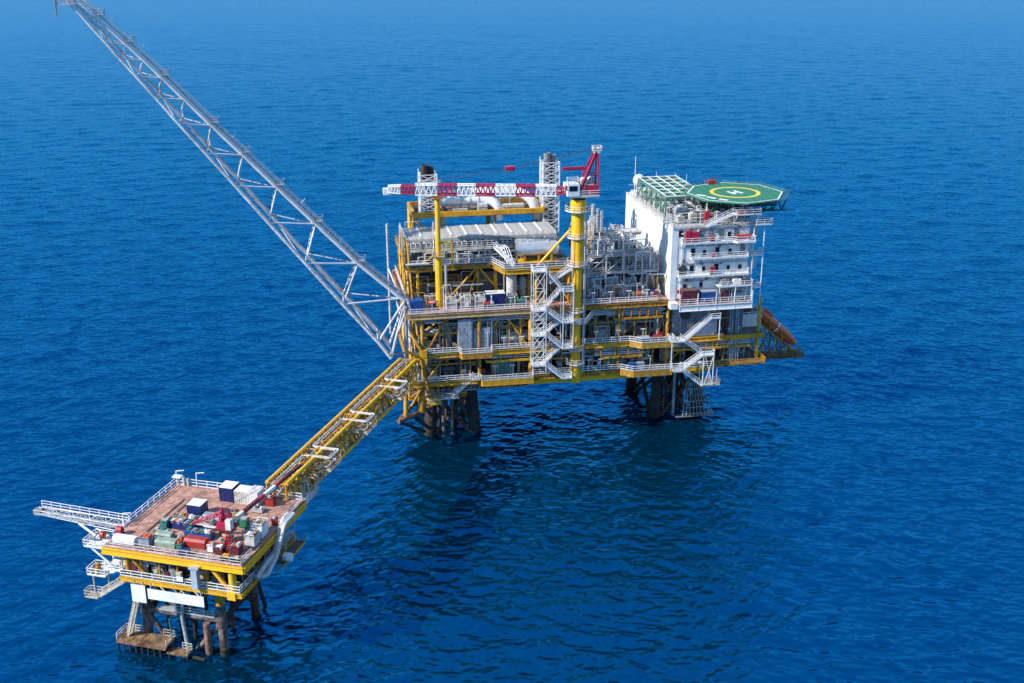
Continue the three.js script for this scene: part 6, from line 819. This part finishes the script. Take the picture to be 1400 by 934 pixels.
  for (const s of [-0.8, 0.8]) { mb().bar([s, 2.7, 0.8], [s * 0.6, 6, 0.2], 0.26, 0.26).build('a_frame_leg', M.crimson, c); mb().bar([s, 2.7, -0.9], [s * 0.6, 6, 0.2], 0.22, 0.22).build('a_frame_leg', M.crimson, c); } lattice(c, [-0.6, 5.0, 0.2], [-5.4, 2.9, 0.8], 0.3, 0.3, 6, 0.1, M.crimson, 'counter_jib_chord', 'counter_jib_lacing', 0.7);
  const A = V(0.6, 3.3, -0.8), B = V(4.0, 5.0, -19); for (const [f0, f1, m] of [[0, 0.14, M.cream], [0.14, 0.36, M.maroon], [0.36, 0.44, M.crimson], [0.44, 0.6, M.white], [0.6, 0.66, M.crimson], [0.66, 1, M.maroon]]) mb().bar(lerp(A, B, f0), lerp(A, B, f1), 0.55 - f0 * 0.25, 0.65 - f0 * 0.3).build('jib_section', m, c); mb().rod([0, 5.9, 0.2], lerp(A, B, 0.96), 0.04, 5).build('pendant_rope', M.dark, c); { const g = mb(); for (let k = 0; k < 7; k++) g.rod([1 + (k % 2) * 0.8, 0, 1.6 + k * 0.3], [1 + (k % 2) * 0.8, 1.5 + (k % 3) * 0.4, 1.6 + k * 0.3], 0.12, 7, 0.12, true); g.build('hydraulic_block', M.crimson, c); }
}
// ---------------------------------------------------------------- wellhead jacket
{
  const j = wthing('jacket', 'grey brown steel jacket with boat landing under the wellhead platform', 'platform jacket');
  const P = (x, y, z) => V(x + (x < -13 ? -1 : 1) * (14 - y) * 0.02, y, z + (z < -9 ? -1 : 1) * (14 - y) * 0.02), zs = [-4.6, -15];
  for (const x of [-20.4, -7.1]) for (const z of zs) { mb().rod(P(x, -10, z), P(x, 9, z), 0.75, 14).build('leg', z > -9 ? M.legGrey : M.rust, j); mb().rod(P(x, 9, z), P(x, 13.4, z), 0.82, 14).build('leg_stub', z > -9 && x < -13 ? M.legGrey : M.yellow, j); mb().rod(P(x, 5.2, z), P(x, 6.8, z), 0.95, 14, 0.95, true).build('leg_collar', M.legGrey, j); mb().rod(P(x, -2, z), P(x, 0.9, z), 0.86, 14, 0.78).build('marine_growth', M.growth, j); }
  const br = (a, b, r = 0.36, m = M.jacket) => mb().rod(a, b, r, 9).build('brace', m, j); for (const z of zs) { const bm = z > -9 ? M.legGrey : M.rust; br(P(-20.4, 6, z), P(-7.1, 6, z), 0.5, bm); br(P(-20.4, 5.6, z), P(-13.8, -3, z), 0.42, bm); br(P(-7.1, 5.6, z), P(-13.8, -3, z), 0.42, bm); br(P(-20.4, 12.4, z), P(-13.8, 6.2, z), 0.36, bm); br(P(-7.1, 12.4, z), P(-13.8, 6.2, z), 0.36, bm); } for (const x of [-20.4, -7.1]) { br(P(x, 6, zs[0]), P(x, 6, zs[1]), 0.42); br(P(x, 12.4, zs[1]), P(x, 3, zs[0])); br(P(x, 12.4, zs[0]), P(x, 3, zs[1])); br(P(x, 12, zs[1]), P(x, -2, -19)); }
  for (let k = 0; k < 10; k++) { const x = -18.4 + (k % 5) * 2.4, z = k < 5 ? -7 : -11; mb().rod([x, -6, z], [x, 14, z], 0.33, 9).build('conductor', k % 3 ? M.jacket : M.rust, j); } mb().rod([-9.3, -5, -3.6], [-9.3, 5.6, -3.6], 0.55, 12, 0.55, true).build('pile', M.pinkRust, j); mb().rod([-13.6, 5.8, -3.6], [-13.0, 9.6, -3.4], 0.3, 10).rod([-12.4, 0.4, -2.6], [-13.6, 6, -3.6], 0.34, 10).build('caisson', M.grey, j); mb().rod([-15.8, -2, -3.4], [-15.8, 5.6, -3.4], 0.16, 8).build('riser', M.teal, j);
  // mid walkway
  mb().box(-18, -8, 6.5, 6.6, -5.4, -3.9).build('walkway', M.galv, j); rails([[-15, 6.6, -3.9], [-8, 6.6, -3.9]], 1.1).build('railing', M.galv, j); for (const x of [-14.8, -12.4, -9.8]) brace(j, [x, 6.6, -4.2], [x, 14, -3.2], 0.1, M.galv, 'hanger');
  // boat landing
  const b = mb().box(-24.4, -15.4, 1.4, 1.7, -4, -0.9).build('boat_landing', M.deckTan, j); rails([[-24.4, 1.7, -1], [-24.4, 1.7, -4], [-21, 1.7, -4]], 1.1).build('railing', M.cream, b); rails([[-17.6, 1.7, -4], [-15.5, 1.7, -4], [-15.5, 1.7, -1.2]], 1.1).build('railing', M.cream, b); for (let x = -24.2; x < -15.4; x += 1.1) mb().rod([x, -2, -0.9], [x, 1.5, -0.9], 0.17, 7).build('fender_post', M.black, b); mb().box(-24.4, -15.4, 1.2, 1.5, -0.88, -0.7).build('rubbing_strip', M.pinkRust, b);
  flight(j, [-23, 1.7, -2.6], [-20.8, 8.4, -2.4], 1.0, M.cream); mb().box(-15.4, -11.6, 0.5, 0.8, -2.6, -0.9).build('lower_boat_landing', M.deckTan, j); rails([[-13.4, 0.8, -2.6], [-11.7, 0.8, -2.6], [-11.7, 0.8, -0.9]], 1.1).build('railing', M.cream, j); for (const x of [-15, -13, -11.8]) mb().rod([x, -2, -1], [x, 0.6, -1], 0.15, 7).build('fender_post', M.black, j); mb().rod([-11, 0.2, -1.6], [-8.8, 0.2, -1.4], 0.3, 9, 0.3, true).build('marine_fender', M.growth, j);
}
// ---------------------------------------------------------------- link bridge
{
  const b = wthing('link_bridge', 'long yellow truss bridge with white pipe loops linking the two platforms', 'bridge');
  const z0 = -21.6, z1 = -84, N = 13, sx = (z) => -0.0165 * (z + 21.6), P = (s, y, z) => V((s < 0 ? -6.2 : -2.7) + sx(z), y, z), YT = 22.4, YB = 17.4, zz = (k) => z0 + (z1 - z0) * k / N;
  for (const s of [-1, 1]) for (const y of [YT, YB]) mb().rod(P(s, y, z0), P(s, y, z1), 0.38, 9, 0.38, true).build('chord', M.yellowClean, b);
  for (let k = 0; k <= N; k++) { const z = zz(k); for (const s of [-1, 1]) mb().rod(P(s, YB, z), P(s, YT, z), 0.21, 7).build('vertical', M.yellow, b); mb().rod(P(-1, YT, z), P(1, YT, z), 0.14, 7).build('cross_member', M.yellow, b); mb().rod(P(-1, YB, z), P(1, YB, z), 0.16, 7).build('cross_member', M.yellow, b); if (k < N) { const zn = zz(k + 1); for (const s of [-1, 1]) mb().rod(k % 2 ? P(s, YT, z) : P(s, YB, z), k % 2 ? P(s, YB, zn) : P(s, YT, zn), 0.21, 7).build('diagonal', M.yellow, b); mb().rod(k % 2 ? P(-1, YT, z) : P(1, YT, z), k % 2 ? P(1, YT, zn) : P(-1, YT, zn), 0.12, 6).build('wind_brace', M.yellow, b); mb().rod(k % 2 ? P(-1, YB, z) : P(1, YB, z), k % 2 ? P(1, YB, zn) : P(-1, YB, zn), 0.12, 6).build('wind_brace', M.yellow, b); } }
  const Q = (x, y, z) => V(x + sx(z), y, z);
  mb().bar(Q(-5.3, 17.9, z0), Q(-5.3, 17.9, z1), 1.3, 0.1).build('walkway', M.tan, b); { const g = mb(); for (const x of [-5.95, -4.65]) rails([Q(x, 17.95, z0), Q(x, 17.95, z1)], 1.1, g); g.build('railing', M.yellow, b); }
  // pipes inside the truss
  for (const [x, y, r, m] of [[-4, 18.1, 0.24, M.galv], [-3.3, 18.1, 0.3, M.cream], [-4.4, 20.4, 0.16, M.yellow], [-3.2, 20.2, 0.2, M.cream], [-3.6, 21.4, 0.14, M.whiteWorn]]) mb().rod(Q(x, y, z0), Q(x, y, z1), r, 8).build('pipe', m, b);
  for (const s of [-1, 1]) mb().rod(P(s, 20, z0), P(s, 20, z1), 0.17, 8).build('middle_chord', M.yellow, b); for (let k = 0; k < N; k++) { const z = zz(k), zn = zz(k + 1), zm = (z + zn) / 2; for (const s of [-1, 1]) { mb().rod(P(s, 20, z), P(s, YT, zm), 0.12, 6).build('secondary_brace', M.yellow, b); mb().rod(P(s, YT, zm), P(s, 20, zn), 0.12, 6).build('secondary_brace', M.yellow, b); mb().rod(P(s, YB, zm), P(s, 20, zm), 0.13, 6).build('secondary_brace', M.yellow, b); } mb().bar(P(-1, YT, zm), P(1, YT, zm), 0.16, 0.22).build('cross_member', M.yellow, b); }
  for (const [x, y, r, m] of [[-5.6, 22.75, 0.14, M.yellow], [-3.4, 22.8, 0.16, M.yellow], [-2.9, 19, 0.16, M.yellow], [-3, 21.2, 0.12, M.yellow]]) mb().rod(Q(x, y, z0), Q(x, y, z1), r, 7).build('pipe', m, b);
  for (let k = 0; k < 26; k++) { const z = z0 + (z1 - z0) * (k + 0.5) / 26; mb().bar(Q(-6, 20, z), Q(-2.9, 20, z), 0.14, 0.2).build('pipe_support', M.yellowClean, b); }
  // pipes on top with expansion loops to the right
  for (const [xo, yo, r, m, d] of [[-4.7, 22.8, 0.17, M.whiteWorn, 0], [-4.2, 22.8, 0.11, M.cream, 0.5], [-3.9, 20.9, 0.18, M.galv, 0.2]]) {
    const pts = [Q(xo, yo, z0 + 1)]; for (const zc of [-34.4, -51.2, -69]) { const a = zc + 2 - d, c = zc - 2 + d, out = yo > 22 ? 0.5 - d : -0.2; pts.push(Q(xo, yo, a), Q(out, yo, a), Q(out, yo, c), Q(xo, yo, c)); } pts.push(Q(xo, yo, z1 + 0.6)); mb().pipe(pts, r, 8, 0.55).build('loop_pipe', m, b);
  }
  for (const zc of [-34.4, -51.2, -69]) { const g = mb(); for (const dz of [-2.2, 0, 2.2]) { g.bar(Q(-2.7, 20.5, zc + dz), Q(0.7, 20.5, zc + dz), 0.16, 0.2); g.bar(Q(-2.7, 17.6, zc + dz), Q(0.5, 20.4, zc + dz), 0.12, 0.12); g.bar(Q(0.6, 20.5, zc + dz), Q(0.6, 22.6, zc + dz), 0.12, 0.12); } g.bar(Q(0.6, 20.5, zc - 2.3), Q(0.6, 20.5, zc + 2.3), 0.14, 0.2); g.build('loop_bracket', M.cream, b); mb().bar(Q(-0.9, 20.65, zc - 2.3), Q(-0.9, 20.65, zc + 2.3), 2.8, 0.06).build('loop_grating', M.tan, b); rails([Q(0.6, 20.7, zc - 2.3), Q(0.6, 20.7, zc + 2.3)], 1.0, mb(), 0.05).build('railing', M.pinkRust, b); }
  for (const z of [-22.4, -24]) mb().box(-6.4, -2.4, 22.3, 22.42, z - 0.5, z + 0.5).build('end_plate', M.yellow, b); landing(b, -2.6, 0.2, 18.6, -27.5, -22.7, M.whiteWorn, 'l', 'side_landing');
  for (let k = 0; k < 12; k++) { const z = rr(-24, -31), x = rr(-2.6, -0.6); mb().pipe([[x, 17, z], [x, 20.5, z], [x - 2, 20.5, z], [x - 2, 18, z]], rr(0.1, 0.2)).build('branch_pipe', pick([M.yellow, M.cream, M.whiteWorn]), b); }
}
renderer.render(scene, camera);
